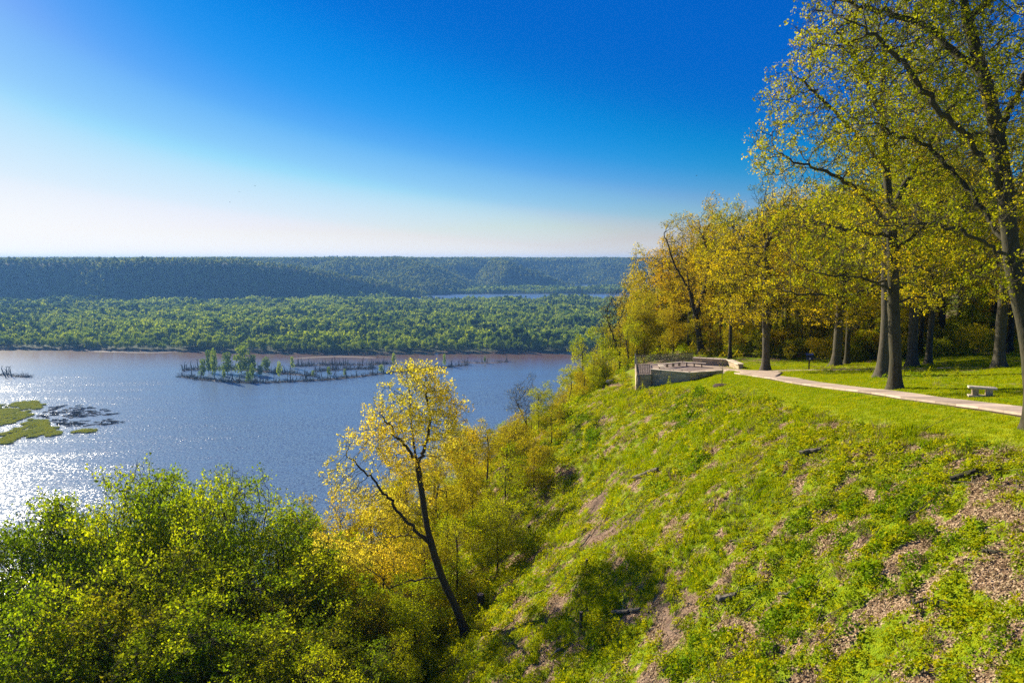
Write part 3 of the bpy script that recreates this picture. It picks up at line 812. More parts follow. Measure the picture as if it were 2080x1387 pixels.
# --- the three trees that need their own skeleton
def hero_yellow():
    Y = 46.0
    base = on_ground(950, 1288); Y = base[1]
    def q(px, py, dy=0.0): return at(px, py, Y + dy) - base
    trunk = [(0, 0, -0.3), q(927, 1235), q(900, 1180), q(872, 1100), q(857, 1000), q(846, 940), q(836, 880, .3), q(832, 800, .4)]
    limbs = [[q(870, 1098), q(825, 1060, -.5), q(790, 1010, -.8), q(745, 960, -1), q(705, 925, -1.2)],
             [q(846, 945), q(868, 905, .8), q(874, 840, 1.0), q(866, 780, 1.2)],
             [q(893, 1172), q(850, 1175, -.6), q(790, 1195, -1.3)],
             [q(845, 935), q(800, 880, -.8), q(775, 840, -1)],
             [q(872, 1100), q(830, 1085, .8), q(790, 1090, 1.4)]]
    env = [(q(845, 800, .3), (2.2, 2.2, 1.9)), (q(810, 850, -.5), (2.0, 2.0, 1.8)), (q(880, 850, .8), (1.9, 1.9, 1.8)),
           (q(760, 905, -.8), (1.6, 1.5, 1.2)), (q(705, 925, -1.2), (1.1, 1.2, 1.2)), (q(800, 950, 0), (2.0, 1.8, 1.2)),
           (q(730, 1010, -.8), (1.9, 1.6, 1.0)), (q(790, 1060, .6), (1.6, 1.5, 1.0)), (q(920, 835, .6), (1.0, 1.0, .8)), (q(690, 1080, -.5), (2.0, 1.6, 1.2)), (q(850, 760, .3), (1.3, 1.3, .7)), (q(760, 1130, -.8), (2.0, 1.6, 1.0)), (q(800, 1010, 1), (2.0, 1.8, 1.2)), (q(905, 900, .8), (1.3, 1.4, 1.2)), (q(690, 960, -1), (1.2, 1.2, 1.0))]
    g = grow(301, trunk, limbs, env, 4600, 0.22, 1.7, 0.26, 0.23, 0.008, 0.25, 0.12, hollow=0.1)
    cm = crown_mesh('yellow_crown', g, 10, 0.13, 0.10, M['leaf_gold'], 0.015, 0.66, length=0.42, up=0.6, tr=0.006, tuft=True)
    e = empty('leaning_tree', tuple(base))
    link('trunk', mesh_np('yellow_trunk', g['V'], g['F'], mats=[M['bark_dark']], smooth=True), e)
    link('crown', cm, e)
    tag(e, 'tall leaning golden-leaved tree with a dark forked trunk on the cleared slope', 'tree')
hero_yellow()

def hero_right():
    base = on_ground(2102, 868); Y = base[1]
    def q(px, py, dy=0.0): return at(px, py, Y + dy) - base
    trunk = [(0, 0, -0.3), q(2099, 760), q(2086, 670), q(2068, 590), q(2056, 510), q(2042, 400), q(2028, 280), q(2000, 160), q(1965, 40, .4), q(1940, -120, .6), q(1930, -300, .6)]
    limbs = [[q(2052, 520), q(2010, 440, 1), q(1940, 350, 2), q(1880, 290, 3), q(1800, 270, 3.6)],
             [q(2040, 400), q(1990, 300, -.6), q(1900, 220, -1.2), q(1840, 130, -1.6), q(1760, 60, -2)],
             [q(2000, 160), q(1900, 60, .8), q(1780, 20, 1.4), q(1690, -10, 2)],
             [q(2062, 560), q(2120, 430, .5), q(2190, 300, .8), q(2260, 150, 1)],
             [q(1965, 40, .4), q(2060, -60), q(2180, -160)],
             [q(2028, 280), q(2090, 140, 1.5), q(2120, 0, 2.4)],
             [q(2056, 540), q(1990, 480, -1.2), q(1900, 455, -2), q(1820, 460, -2.6)]]
    env = [(q(1760, 60, 0), (2.6, 2.6, 1.9)), (q(1880, 120, -1), (2.8, 3.0, 2.2)), (q(1800, 260, 3), (2.4, 2.4, 1.5)), (q(1900, 330, 2), (2.2, 2.4, 1.5)),
           (q(2000, 40, 0), (2.6, 3.0, 2.4)), (q(2120, 160, 1), (2.8, 3.0, 3.0)), (q(2200, 320, 0), (2.4, 2.6, 2.4)), (q(1840, 450, -2), (2.2, 2.0, .8)), (q(1980, 400, -1), (1.8, 2.0, 1.2)),
           (q(1950, -200, 0), (4.8, 4.5, 3.0)), (q(2150, -150, 0), (4, 4, 3)), (q(1740, -60, 1), (2.4, 2.4, 1.4)), (q(2010, 240, -1), (1.8, 2.0, 1.6)), (q(2040, 560, 0), (1.2, 1.6, .8))]
    g = grow(311, trunk, limbs, env, 9000, 0.28, 2.0, 0.38, 0.33, 0.011, 0.28, -0.02, hollow=0.15)
    cm = crown_mesh('edge_oak_crown', g, 12, 0.105, 0.085, M['leaf_oak'], 0.020, 0.62, length=0.55, tr=0.009, tuft=True)
    e = empty('oak_tree', tuple(base))
    link('trunk', mesh_np('edge_oak_trunk', g['V'], g['F'], mats=[M['bark']], smooth=True), e)
    link('crown', cm, e)
    tag(e, 'leaning mossy oak by the path, its long limbs crossing the upper right sky', 'tree')
hero_right()

def hero_main():
    base = on_ground(1818, 790); Y = base[1]
    def q(px, py, dy=0.0): return at(px, py, Y + dy) - base
    trunk = [(0, 0, -0.3), q(1817, 700), q(1815, 610), q(1812, 520), q(1808, 440), q(1800, 340, .5), q(1790, 230, .8), q(1800, 100, .8)]
    limbs = [[q(1812, 470), q(1760, 400, -1), q(1690, 350, -2), q(1610, 330, -3)],
             [q(1812, 560), q(1740, 600, 1), q(1660, 600, 1.6), q(1590, 590, 2)],
             [q(1808, 440), q(1860, 330, 1), q(1930, 230, 1.5), q(1960, 130, 2)],
             [q(1800, 340, .5), q(1720, 250, 1), q(1650, 180, 1.6), q(1620, 160, 2)],
             [q(1812, 520), q(1870, 460, -1), q(1960, 420, -2)],
             [q(1810, 480), q(1740, 470, -2), q(1640, 450, -4)],
             [q(1815, 620), q(1870, 600, -1), q(1940, 610, -2)],
             [q(1812, 590), q(1750, 560, -1), q(1680, 560, -2), q(1620, 540, -2.6)],
             [q(1808, 450), q(1880, 420, 1), q(1960, 400, 1.6), q(2030, 420, 2)],
             [q(1790, 230, .8), q(1740, 120, -.5), q(1700, 60, -1)]]
    env = [(q(1620, 200, 1), (2.4, 3, 2.0)), (q(1600, 300, -2), (2.2, 3, 1.8)), (q(1700, 120, 0), (3, 3.5, 2.6)), (q(1820, 60, 0), (4, 4, 3.4)), (q(1800, 220, 0), (4, 4.5, 3)),
           (q(1690, 330, -2), (3, 3.5, 2)), (q(1900, 300, 1), (4, 4, 3)), (q(1950, 150, 1.5), (3.5, 3.5, 3)), (q(1620, 460, -3), (2.5, 3, 1.5)), (q(1740, 450, -1), (3, 3, 1.6)),
           (q(1950, 430, -2), (3, 3, 1.5)), (q(1880, 520, 0), (2.4, 3, 1.2)), (q(1600, 580, 2), (2.4, 2.5, 1.0)), (q(1700, 590, 1), (2.6, 2.5, 1.1)), (q(1660, 520, 0), (2.8, 3, 1.2)), (q(1900, 600, 0), (2.4, 2.8, 1.0)), (q(1780, 540, -2), (2.2, 2.2, 1.0))]
    g = grow(321, trunk, limbs, env, 8500, 0.34, 2.4, 0.46, 0.35, 0.014, 0.28, -0.02, hollow=0.15)
    cm = crown_mesh('main_oak_crown', g, 12, 0.14, 0.11, M['leaf_oak'], 0.024, 0.62, tr=0.011, tuft=True)
    e = empty('oak_tree', tuple(base))
    link('trunk', mesh_np('main_oak_trunk', g['V'], g['F'], mats=[M['bark']], smooth=True), e)
    link('crown', cm, e)
    tag(e, 'thick flared oak beside the path, its trunk left of the stone bench', 'tree')
hero_main()

# --- upland trees whose trunks show, by photograph position of the trunk foot
def upland(name, kind, px, py, h, leaf, bark, label, rz=0.0, lean=(0, 0), sxy=1.0, group=None, Y=None):
    p = on_ground(px, py) if Y is None else np.array([at(px, py, Y)[0], Y, 0])
    return place_tree(K[kind], name, p[0], p[1], h, rz, leaf, bark, label, 'tree', group, None, lean, sxy)
upland('oak_tree', 'oak0', 1793, 765, 23, M['leaf_oak'], M['bark_grey'], 'pale grey trunk standing close behind and left of the thick flared oak', 1.0)
upland('oak_tree', 'oak1', 1853, 745, 22, M['leaf_oak'], M['bark_grey'], 'grey oak between the thick flared oak and the slender forest tree', 2.0)
upland('forest_tree', 'forest0', 1885, 740, 20, M['leaf_oak'], M['bark_grey'], 'slender straight tree at the lawn edge, right of the grey oak', 0.4)
upland('oak_tree', 'oak2', 2030, 747, 21, M['leaf_oak'], M['bark_grey'], 'grey flared oak trunk behind the stone bench beside the narrow trail', 4.0)
upland('oak_tree', 'oak1', 1697, 743, 16.5, M['leaf_yellow'], M['bark_grey'], 'oak with bright yellow low foliage right of the blue trail sign', 5.2, sxy=1.45)
upland('oak_tree', 'oak2', 1555, 753, 20, M['leaf_yellow'], M['bark_grey'], 'yellow-leaved oak whose lone trunk stands where the two paths fork', 2.6)
upland('oak_tree', 'gnarled', 1425, 729, 19.5, M['leaf_orange'], M['bark_dark'], 'gnarled dark oak with sparse orange-brown leaves behind the overlook wall', 0.0, Y=92)
upland('oak_tree', 'gnarled', 1480, 735, 19.0, M['leaf_orange'], M['bark_dark'], 'orange-leaved oak behind the right end of the overlook wall', 2.4, Y=97)
upland('forest_tree', 'forest1', 1720, 740, 19, M['leaf_oak'], M['bark_dark'], 'dark forest trunk standing just right of the bright yellow oak', 1.2)

# --- background wood on the plateau
wood_kinds = ['forest0', 'forest1', 'forest2', 'oak0', 'oak1', 'forest2']
wr = np.random.default_rng(55)
placed = []
def far_enough(x, y, d):
    for a, b in placed:
        if (a - x) ** 2 + (b - y) ** 2 < d * d: return False
    return True
tries = 0
while len(placed) < 92 and tries < 9000:
    tries += 1
    y = wr.uniform(66, 150); x = wr.uniform(12, 118)
    if x > 0.78 * y + 6: continue
    if y < 86 - 0.36 * (x - 22): continue
    if x - crest(y) < (1.5 if y < 95 else -9) or x / y < 0.20 or not far_enough(x, y, 4.6): continue
    if abs(x - 17.5) < 6 and y < 88: continue
    if y > 125 and wr.random() < 0.4: continue
    placed.append((x, y))
CN = {}
def wood_label(x, y, lm, h):
    c = CN.get(lm.name, 'green')
    px = 1040 + 1502 * x / y
    where = ('behind the overlook terrace' if px < 1500 else 'behind the path fork' if px < 1640 else 'behind the blue trail sign' if px < 1760 else
             'behind the thick flared oak' if px < 1870 else 'behind the slender lawn-edge tree' if px < 1970 else 'behind the stone bench')
    depth = 'front row' if y < 90 else 'second row' if y < 106 else 'middle rows' if y < 126 else 'deepest rows'
    size = 'tall' if h > 19.5 else 'shorter'
    return '%s %s-leaved tree in the %s of the wood %s' % (size, c, depth.replace('middle rows', 'middle').replace('deepest rows', 'depth'), where.replace('overlook terrace', 'overlook').replace('lawn-edge tree', 'tree'))
CN.update({'yellow_green_leaf': 'yellow-green', 'oak_leaf': 'olive-yellow', 'olive_leaf': 'olive', 'orange_leaf': 'orange', 'yellow_leaf': 'yellow', 'shade_leaf': 'dark green', 'lime_leaf': 'lime', 'maple_leaf': 'green'})
for (x, y) in placed:
    left = x / y < 0.33
    k = wood_kinds[wr.integers(0, 6)]
    h = wr.uniform(15, 20) if left else wr.uniform(18, 23)
    lm = [M['leaf_oak'], M['leaf_olive'], M['leaf_orange'], M['leaf_yellow'], M['leaf_oak'], M['leaf_dark']][wr.integers(0, 6)]
    place_tree(K[k], 'forest_tree', x, y, h, wr.uniform(0, 6.28), lm, M['bark_dark'],
               wood_label(x, y, lm, h), 'tree', 'trees of the upland wood', sxy=wr.uniform(0.8, 1.0))

# --- undergrowth shrubs along the wood edge
for i in range(34):
    px = wr.uniform(1480, 1780) if i < 26 else wr.uniform(1780, 2060)
    Yv = np.interp(px, [1480, 1560, 1760, 2060], [88, 84, 76, 70]) + wr.uniform(0, 7)
    x = at(px, 740, Yv)[0]
    k = K['shrub%d' % (i % 2)]
    place_tree(k, 'shrub', x, Yv, wr.uniform(1.6, 3.6), wr.uniform(0, 6.28), [M['leaf_lime'], M['leaf_olive'], M['leaf_dark'], M['leaf_oak']][i % 4], M['bark_dark'],
               '%s %s undergrowth shrub %s' % (('low', 'rounded', 'dark', 'loose')[i % 4], ('lime', 'olive', 'green', 'yellowish')[i % 4],
               'between the overlook wall and the lone yellow oak' if px < 1555 else 'between the lone yellow oak and the blue sign' if px < 1643 else 'right of the blue trail sign' if px < 1700 else 'behind the bright yellow oak trunk' if px < 1790 else 'in the deep shade behind the grey oaks'), 'shrub', 'shrubs along the wood edge')

# --- trees of the wooded slope: (px, py of the top, distance, kind, leaf, label)
O, L_, Gn, Ye, Dk = M['leaf_olive'], M['leaf_lime'], M['leaf_green'], M['leaf_chart'], M['leaf_dark']
SL = [
 (1318, 495, 112, 'slope0', O, 'thin half-bare tree against the sky at the far left end of the upland wood'),
 (1280, 560, 108, 'slope1', O, 'olive tree below the half-bare tree, behind the left corner of the railing'),
 (1345, 470, 105, 'slope2', M['leaf_orange'], 'brownish young tree rising behind the middle of the railing'),
 (1260, 570, 98, 'bare', O, 'almost leafless tree standing left of the overlook in front of the far hills'),
 (1225, 618, 100, 'slope1', L_, 'bright green tree at the left edge of the slope wood, beside the overlook'),
 (1275, 640, 92, 'slope3', L_, 'rounded lime-green tree directly left of the railing corner post'),
 (1185, 655, 96, 'slope2', L_, 'lime-green tree overlapping the far floodplain forest'),
 (1310, 610, 93, 'slope0', O, 'olive-green tree directly behind the railing corner post'),
 (1370, 600, 95, 'slope1', O, 'olive-green tree behind the middle of the black railing'),
 (1160, 718, 86, 'slope3', L_, 'dense bright green bush-like tree where the slope meets the river view'),
 (1205, 705, 84, 'slope1', L_, 'low green tree just left of the flat pink rock'),
 (1068, 735, 84, 'bare', O, 'bare purple-twigged tree silhouetted against the river'),
 (1095, 748, 80, 'slope0', L_, 'pale green slender tree beside the bare purple-twigged tree'),
 (1120, 790, 72, 'slope2', O, 'olive tree below the dense bright green bush-like tree'),
 (1045, 805, 74, 'slope1', O, 'olive tree whose crown touches the river, right of the golden leaning tree'),
 (990, 825, 70, 'slope3', O, 'olive tree with yellowish top between river and cleared slope'),
 (940, 835, 66, 'slope0', Ye, 'yellowish tree directly behind the golden leaning tree top'),
 (1085, 850, 62, 'slope1', O, 'grey-olive twiggy tree at the upper edge of the cleared slope'),
 (1025, 880, 58, 'slope2', L_, 'green tree with thin dark stems at the edge of the cleared slope'),
 (960, 900, 58, 'slope0', O, 'thin-stemmed olive tree right of the leaning trunk'),
 (905, 930, 56, 'slope3', O, 'olive tree seen behind the upper fork of the leaning trunk'),
 (1010, 960, 52, 'slope1', L_, 'small lime tree beside the brushy bare soil strip'),
 (820, 960, 58, 'slope2', Ye, 'yellow-green tree left of the upper leaning trunk'),
 (750, 985, 58, 'slope0', Ye, 'yellow-green tree beneath the left golden bough'),
 (690, 975, 60, 'slope1', O, 'pale olive tree with feathery crown against the river glare'),
 (640, 1010, 58, 'slope3', O, 'pale olive tree next to the dark green maples, at the river side'),
 (610, 1060, 55, 'slope0', O, 'small olive tree in the gap between the maples and the slope wood'),
 (930, 1040, 50, 'slope2', L_, 'lime-green sapling right of the middle of the leaning trunk'),
 (860, 1050, 50, 'slope1', O, 'olive tree behind the lower fork of the leaning trunk'),
 (780, 1080, 48, 'slope3', Ye, 'yellowish leafy tree under the golden boughs'),
 (700, 1100, 48, 'slope2', O, 'olive tree left of the lowest bough of the leaning tree'),
 (640, 1130, 46, 'slope1', Gn, 'mid-green tree between the olive slope trees and the maples'),
 (840, 1160, 43, 'slope0', L_, 'small green tree behind the foot of the leaning trunk'),
 (760, 1190, 42, 'slope2', O, 'olive tree low on the slope left of the leaning trunk'),
 (690, 1210, 41, 'slope3', Gn, 'dark mid-green tree at the lower middle of the slope wood'),
 (800, 1270, 38, 'slope1', L_, 'low leafy tree near the bottom, left of the leaning trunk foot'),
 (730, 1300, 36, 'slope0', Gn, 'low green tree at the bottom, beside the thin black trunk'),
 (660, 1290, 37, 'slope2', Gn, 'thin black-trunked tree at the bottom between maples and slope'),
]
for i, (px, py, Yv, k, lm, lab) in enumerate(SL):
    top = at(px, py + (22 if 940 < px < 1230 else 0), Yv); x = top[0]
    g0 = gz(x, Yv); h = max(3.0, top[2] - g0)
    place_tree(K[k], 'slope_tree', x, Yv, h, (i * 2.39) % 6.28, lm, M['bark_dark'], lab, 'tree', 'trees of the wooded slope', sxy=max(0.8, min(1.25, 8.5 / h)))

# filler trees of the slope wood: the ones behind and between, that show only in part
sw = np.random.default_rng(91)
fill = []
for _ in range(4000):
    if len(fill) >= 95: break
    y = sw.uniform(33, 150); t = sw.uniform(0.5, 34)
    x = float(wood_edge(y)) - t if y < 86 else float(crest(y)) - sw.uniform(-1, 30)
    if x / y < -0.30 or any((a - x) ** 2 + (b - y) ** 2 < 3.0 ** 2 for a, b in fill): continue
    g0 = gz(x, y)
    px = 1040 + 1502 * x / y
    # the river must stay visible above the outline of the wood
    lim = np.interp(px, [560, 640, 700, 860, 940, 1060, 1130, 1160, 1200, 1260, 1320, 1400], [1095, 1065, 1005, 890, 865, 850, 815, 765, 725, 655, 565, 520])
    zt = at(px, lim, y)[2]
    h = min(sw.uniform(6, 10.5) if y < 86 else sw.uniform(8, 15), zt - g0)
    if h < 3.2: continue
    fill.append((x, y))
    lm = [O, L_, O, Ye if (y > 48 and px < 960) else L_, Gn if y < 45 else O, O][sw.integers(0, 6)]
    place_tree(K['slope%d' % sw.integers(0, 4)], 'slope_tree', x, y, h, sw.uniform(0, 6.28), lm, M['bark_dark'],
               '%s %s-leaved slope tree %s' % ('taller' if h > 7.5 else 'low', CN[lm.name], 'left of the leaning golden tree' if px < 800 else 'behind the leaning golden tree' if px < 960 else 'between the leaning tree and the river bend' if px < 1130 else 'on the slope left of the overlook' if px < 1290 else 'behind the %s of the railing' % ('left end' if px < 1335 else 'middle' if px < 1385 else 'right end') if px < 1430 else 'behind the back parapet of the overlook'), 'tree', 'crowded trees of the slope wood', sxy=max(0.85, min(1.4, 9.0 / h)))
# young understorey trees inside the upland wood
n_ = 0
for _ in range(3000):
    if n_ >= 46: break
    y = sw.uniform(70, 112); x = sw.uniform(20, 80)
    if x > 0.74 * y or y < 87 - 0.36 * (x - 22) or not far_enough(x, y, 2.0): continue
    if abs(x - 17.3) < 6 and abs(y - 79) < 7: continue
    placed.append((x, y)); n_ += 1
    place_tree(K['slope%d' % sw.integers(0, 4)], 'young_tree', x, y, sw.uniform(5, 10), sw.uniform(0, 6.28), [O, M['leaf_oak'], Ye, L_, Dk][sw.integers(0, 5)], M['bark_dark'],
               'understorey tree, ' + wood_label(x, y, lm, 0).replace('shorter ', '').replace('-leaved tree', '-leaved,').replace('in the ', ''), 'tree', 'young trees inside the upland wood')

# --- green maples, lower left
MP = [
 (228, 952, 52, 'maple0', 'tallest dark green maple crown at lower left, its top highest over the river glare'),
 (475, 958, 50, 'maple1', 'green maple with twin pointed top in the middle of the lower left crowns'),
 (352, 975, 54, 'maple0', 'green maple crown between the two tallest maple tops'),
 (95, 1035, 50, 'maple1', 'green maple on the left, its rounded shoulder against the bright water'),
 (560, 1075, 46, 'maple0', 'lower green maple at the right end of the maple group'),
 (0, 1075, 48, 'maple0', 'green maple cut by the left edge of the view'),
 (150, 1150, 41, 'maple1', 'lower maple in front of the tallest maple crown'),
 (330, 1120, 43, 'maple0', 'shaded maple in the middle of the group, with dark limbs showing'),
 (490, 1170, 40, 'maple1', 'shaded maple low in front of the twin-topped maple'),
 (610, 1190, 41, 'maple0', 'dark maple beside the olive slope trees'),
 (30, 1230, 37, 'maple0', 'nearest maple in the bottom left corner'),
 (240, 1260, 36, 'maple1', 'nearest maple along the bottom edge, right of the corner maple'),
 (420, 1275, 35, 'maple0', 'nearest maple at the bottom under the shaded middle maple'),
 (570, 1280, 36, 'maple1', 'nearest maple at the bottom beside the thin black trunk'),
]
for i, (px, py, Yv, k, lab) in enumerate(MP):
    top = at(px, py, Yv); x = top[0]; g0 = gz(x, Yv); h = top[2] - g0
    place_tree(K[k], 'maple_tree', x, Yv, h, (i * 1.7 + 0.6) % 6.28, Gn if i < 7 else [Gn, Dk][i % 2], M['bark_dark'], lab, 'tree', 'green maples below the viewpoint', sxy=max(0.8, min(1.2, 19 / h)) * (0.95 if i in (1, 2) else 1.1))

# ------------------------------------------------------------------ scattered stuff through geometry nodes
def scatter(name, pts, rot, scl, idx, protos, label=None, parent=None):
    me = bpy.data.meshes.new(name)
    n = len(pts)
    me.vertices.add(n); me.vertices.foreach_set('co', np.asarray(pts, np.float32).ravel())
    a = me.attributes.new('rot', 'FLOAT_VECTOR', 'POINT'); a.data.foreach_set('vector', np.asarray(rot, np.float32).ravel())
    a = me.attributes.new('scl', 'FLOAT', 'POINT'); a.data.foreach_set('value', np.asarray(scl, np.float32))
    a = me.attributes.new('idx', 'INT', 'POINT'); a.data.foreach_set('value', np.asarray(idx, np.int32))
    o = link(name, me)
    ng = bpy.data.node_groups.new(name + '_scatter', 'GeometryNodeTree')
    ng.interface.new_socket('Geometry', in_out='INPUT', socket_type='NodeSocketGeometry')
    ng.interface.new_socket('Geometry', in_out='OUTPUT', socket_type='NodeSocketGeometry')
    gi = ng.nodes.new('NodeGroupInput'); go = ng.nodes.new('NodeGroupOutput')
    g2i = ng.nodes.new('GeometryNodeGeometryToInstance')
    for p in reversed(protos):
        oi = ng.nodes.new('GeometryNodeObjectInfo'); oi.transform_space = 'ORIGINAL'; oi.inputs['As Instance'].default_value = False
        oi.inputs['Object'].default_value = p
        g1 = ng.nodes.new('GeometryNodeGeometryToInstance'); ng.links.new(oi.outputs['Geometry'], g1.inputs[0])
        if p is protos[-1]:
            jn = ng.nodes.new('GeometryNodeJoinGeometry')
        ng.links.new(g1.outputs[0], jn.inputs[0])
    ng.nodes.remove(g2i)
    iop = ng.nodes.new('GeometryNodeInstanceOnPoints'); iop.inputs['Pick Instance'].default_value = True
    def attr(nm, ty):
        x = ng.nodes.new('GeometryNodeInputNamedAttribute'); x.data_type = ty; x.inputs['Name'].default_value = nm
        return [s for s in x.outputs if s.enabled and s.name == 'Attribute'][0]
    m2p = ng.nodes.new('GeometryNodeMeshToPoints')
    ng.links.new(gi.outputs[0], m2p.inputs[0])
    ng.links.new(m2p.outputs[0], iop.inputs['Points']); ng.links.new(jn.outputs[0], iop.inputs['Instance'])
    ng.links.new(attr('idx', 'INT'), iop.inputs['Instance Index'])
    er = ng.nodes.new('FunctionNodeEulerToRotation')
    ng.links.new(attr('rot', 'FLOAT_VECTOR'), er.inputs[0]); ng.links.new(er.outputs[0], iop.inputs['Rotation'])
    ng.links.new(attr('scl', 'FLOAT'), iop.inputs['Scale'])
    ng.links.new(iop.outputs[0], go.inputs[0])
    md = o.modifiers.new('scatter', 'NODES'); md.node_group = ng
    o['kind'] = 'stuff'
    if label: o['label'] = label
    return o

def proto(name, me): return bpy.data.objects.new(name, me)   # source geometry, never in the scene itself

# far trees: lumpy crowns of leaf-clump faces on a short trunk
def far_tree_mesh(name, seed, mat, h=18.0, r=5.5, n=420, leaf=1.3, conic=False, low=0.28):
    rg = np.random.default_rng(seed)
    C = []; 
    nl = 11
    for i in range(nl):
        f = rg.uniform(0.0, 1.0); z = h * (low + 0.06 + (0.86 - low) * f)
        rr = r * (1 - 0.55 * f ** 2) if not conic else r * (1 - f) * 0.9
        a = rg.uniform(0, 6.28); k = rr * rg.uniform(0.1, 0.62)
        C.append(((math.cos(a) * k, math.sin(a) * k, z), r * rg.uniform(0.30, 0.52)))
    C.append(((0, 0, h * 0.80), r * 0.55)); C.append(((0, 0, h * 0.5), r * 0.7))
    Q = []
    per = n // len(C)
    for c, rr in C:
        u = rg.normal(size=(per, 3)); u /= np.linalg.norm(u, axis=1)[:, None]
        Q.append(np.array(c) + u * rr * rg.uniform(0.75, 1.05, (per, 1)) * np.array([1, 1, 0.85]))
    Q = np.concatenate(Q)
    V, F = leaf_quads(Q, leaf, rg, up=0.5, aspect=0.9)
    tn = len(Q)
    tv, tf = tubes(np.array([[0, 0, -1.0]]), np.array([[0.2, 0.1, h * 0.75]]), np.array([0.32]), np.array([0.10]), np.array([[0, 0, 1.0]]), np.array([[0, 0, 1.0]]), 5)
    me = mesh_np(name, np.concatenate([V, tv]), np.concatenate([F, tf + len(V)]), mats=[mat, M['bark_dark']])
    me.polygons.foreach_set('material_index', np.concatenate([np.zeros(tn, np.int32), np.ones(len(tf), np.int32)]))
    set_tint(me, np.concatenate([0.5 + rg.normal(0, 0.15, tn), np.full(len(tf), 0.2)]))
    return me
FT = [far_tree_mesh('floodplain_tree', 400 + i, M['leaf_far'], [19, 17, 21, 15][i], [6.5, 7.5, 5.5, 6.5][i], 700) for i in range(4)]
FTs = [far_tree_mesh('distant_tree', 410 + i, [M['leaf_far'], M['leaf_far_yellow'], M['leaf_far_dark']][i // 2 % 3], [19, 15, 22, 17, 18, 23][i], [8.5, 9.5, 6.0, 8.0, 9.0, 5.5][i], 320, 2.2) for i in range(6)]
HT = [far_tree_mesh('hill_tree', 420 + i, M['leaf_hill'], [16, 15, 18][i], [6.5, 7.5, 6.0][i], 150, 2.8) for i in range(3)]

# the 280 nearest trees of the far bank stand as individuals
fr = np.random.default_rng(66)
pts = []
x = -1010.0
while x < 330 and len(pts) < 285:
    for row in range(2):
        xx = x + fr.uniform(-3, 3); yy = np.interp(xx, SHX, SHY) + 14 + row * 13 + fr.uniform(-3, 3)
        for _ in range(8):
            if flood_h(np.array([xx]), np.array([yy]))[0] > 0.35: break
            yy += 4
        pts.append((xx, yy))
    x += 9.4
near_bank = np.array(pts)
for i, (xx, yy) in enumerate(near_bank):
    z = float(flood_h(np.array([xx]), np.array([yy]))[0])
    s = fr.uniform(0.75, 1.2)
    o = link('floodplain_tree', FT[fr.integers(0, 4)], None, (xx, yy, z - 0.2), (0, 0, fr.uniform(0, 6.28)), (s * fr.uniform(0.85, 1.1), s, s * fr.uniform(0.9, 1.15)))
    px_ = 1040 + FPX * xx / yy
    seg = ('at the far left, above the small snag cluster' if px_ < 120 else 'behind the left sand bars' if px_ < 355 else 'beyond the domed trees of the drowned island' if px_ < 560 else
           'beyond the left dead trunks of the island' if px_ < 760 else 'above the golden tree top' if px_ < 930 else 'beyond the lone tree on the sand spit' if px_ < 1060 else 'next to the slope wood')
    tag(o, 'far bank tree, %s row, %s' % ('front' if i % 2 == 0 else 'second', seg), 'tree', 'trees lining the far river bank')

def jgrid(x0, x1, y0, y1, s, rg):
    X, Y = np.meshgrid(np.arange(x0, x1, s), np.arange(y0, y1, s))
    X = X.ravel() + rg.uniform(-.48, .48, X.size) * s; Y = Y.ravel() + rg.uniform(-.48, .48, Y.size) * s
    return X, Y
X, Y = jgrid(-2400, 900, 1150, 3500, 12.0, fr)
inv = np.abs(X) < 0.78 * Y + 60
X, Y = X[inv], Y[inv]
m = (X < 0.35 * Y + 60); X, Y = X[m], Y[m]
z = flood_h(X, Y); sy = Y - np.interp(X, SHX, SHY)
gap = np.minimum(vnoise(X / 30, Y / 22, 5), 0.12 + vnoise(X / 110, Y / 45, 15))
m = (z > 0.4) & (gap > 0.20) & (sy > 34)
m |= (z > 0.4) & (sy > 12) & ((X < -1010) | (X > 330))
hz_ = hill_h(X, Y)
m &= hz_ < 2
X, Y, z = X[m], Y[m], z[m]
hgt = np.clip(0.92 + 1.5 * (fbm(X / 75, Y / 60, 3, 111) - 0.5) + fr.uniform(-0.2, 0.28, len(X)), 0.35, 1.7)
scatter('floodplain_forest', np.stack([X, Y, z - 0.3], 1), np.stack([np.zeros(len(X)), np.zeros(len(X)), fr.uniform(0, 6.28, len(X))], 1), hgt, np.clip(((fbm(X / 160, Y / 110, 3, 141) - 0.5) * 9 + fr.uniform(0, 6, len(X))).astype(int), 0, 5),
        [proto('p', m_) for m_ in FTs], 'dense green floodplain forest stretching across the valley islands')
print('floodplain trees', len(X))
X, Y = jgrid(-3300, 1700, 2220, 5400, 11.5, fr)
inv = (X > -0.76 * Y) & (X < 0.32 * Y); X, Y = X[inv], Y[inv]
z = hill_h(X, Y)
zc = hill_h(X + 0, Y - 30)
face = (z - zc) > -9          # the sides that turn away behind a crest cannot show
m = (z > -1) & face
X, Y, z = X[m], Y[m], z[m]
scatter('hill_forest', np.stack([X, Y, z - 1.0], 1), np.stack([np.zeros(len(X)), np.zeros(len(X)), fr.uniform(0, 6.28, len(X))], 1), fr.uniform(0.55, 1.3, len(X)), fr.integers(0, 3, len(X)),
        [proto('p', m_) for m_ in HT], 'woodland covering the bluffs on the far side of the valley')
print('hill trees', len(X))
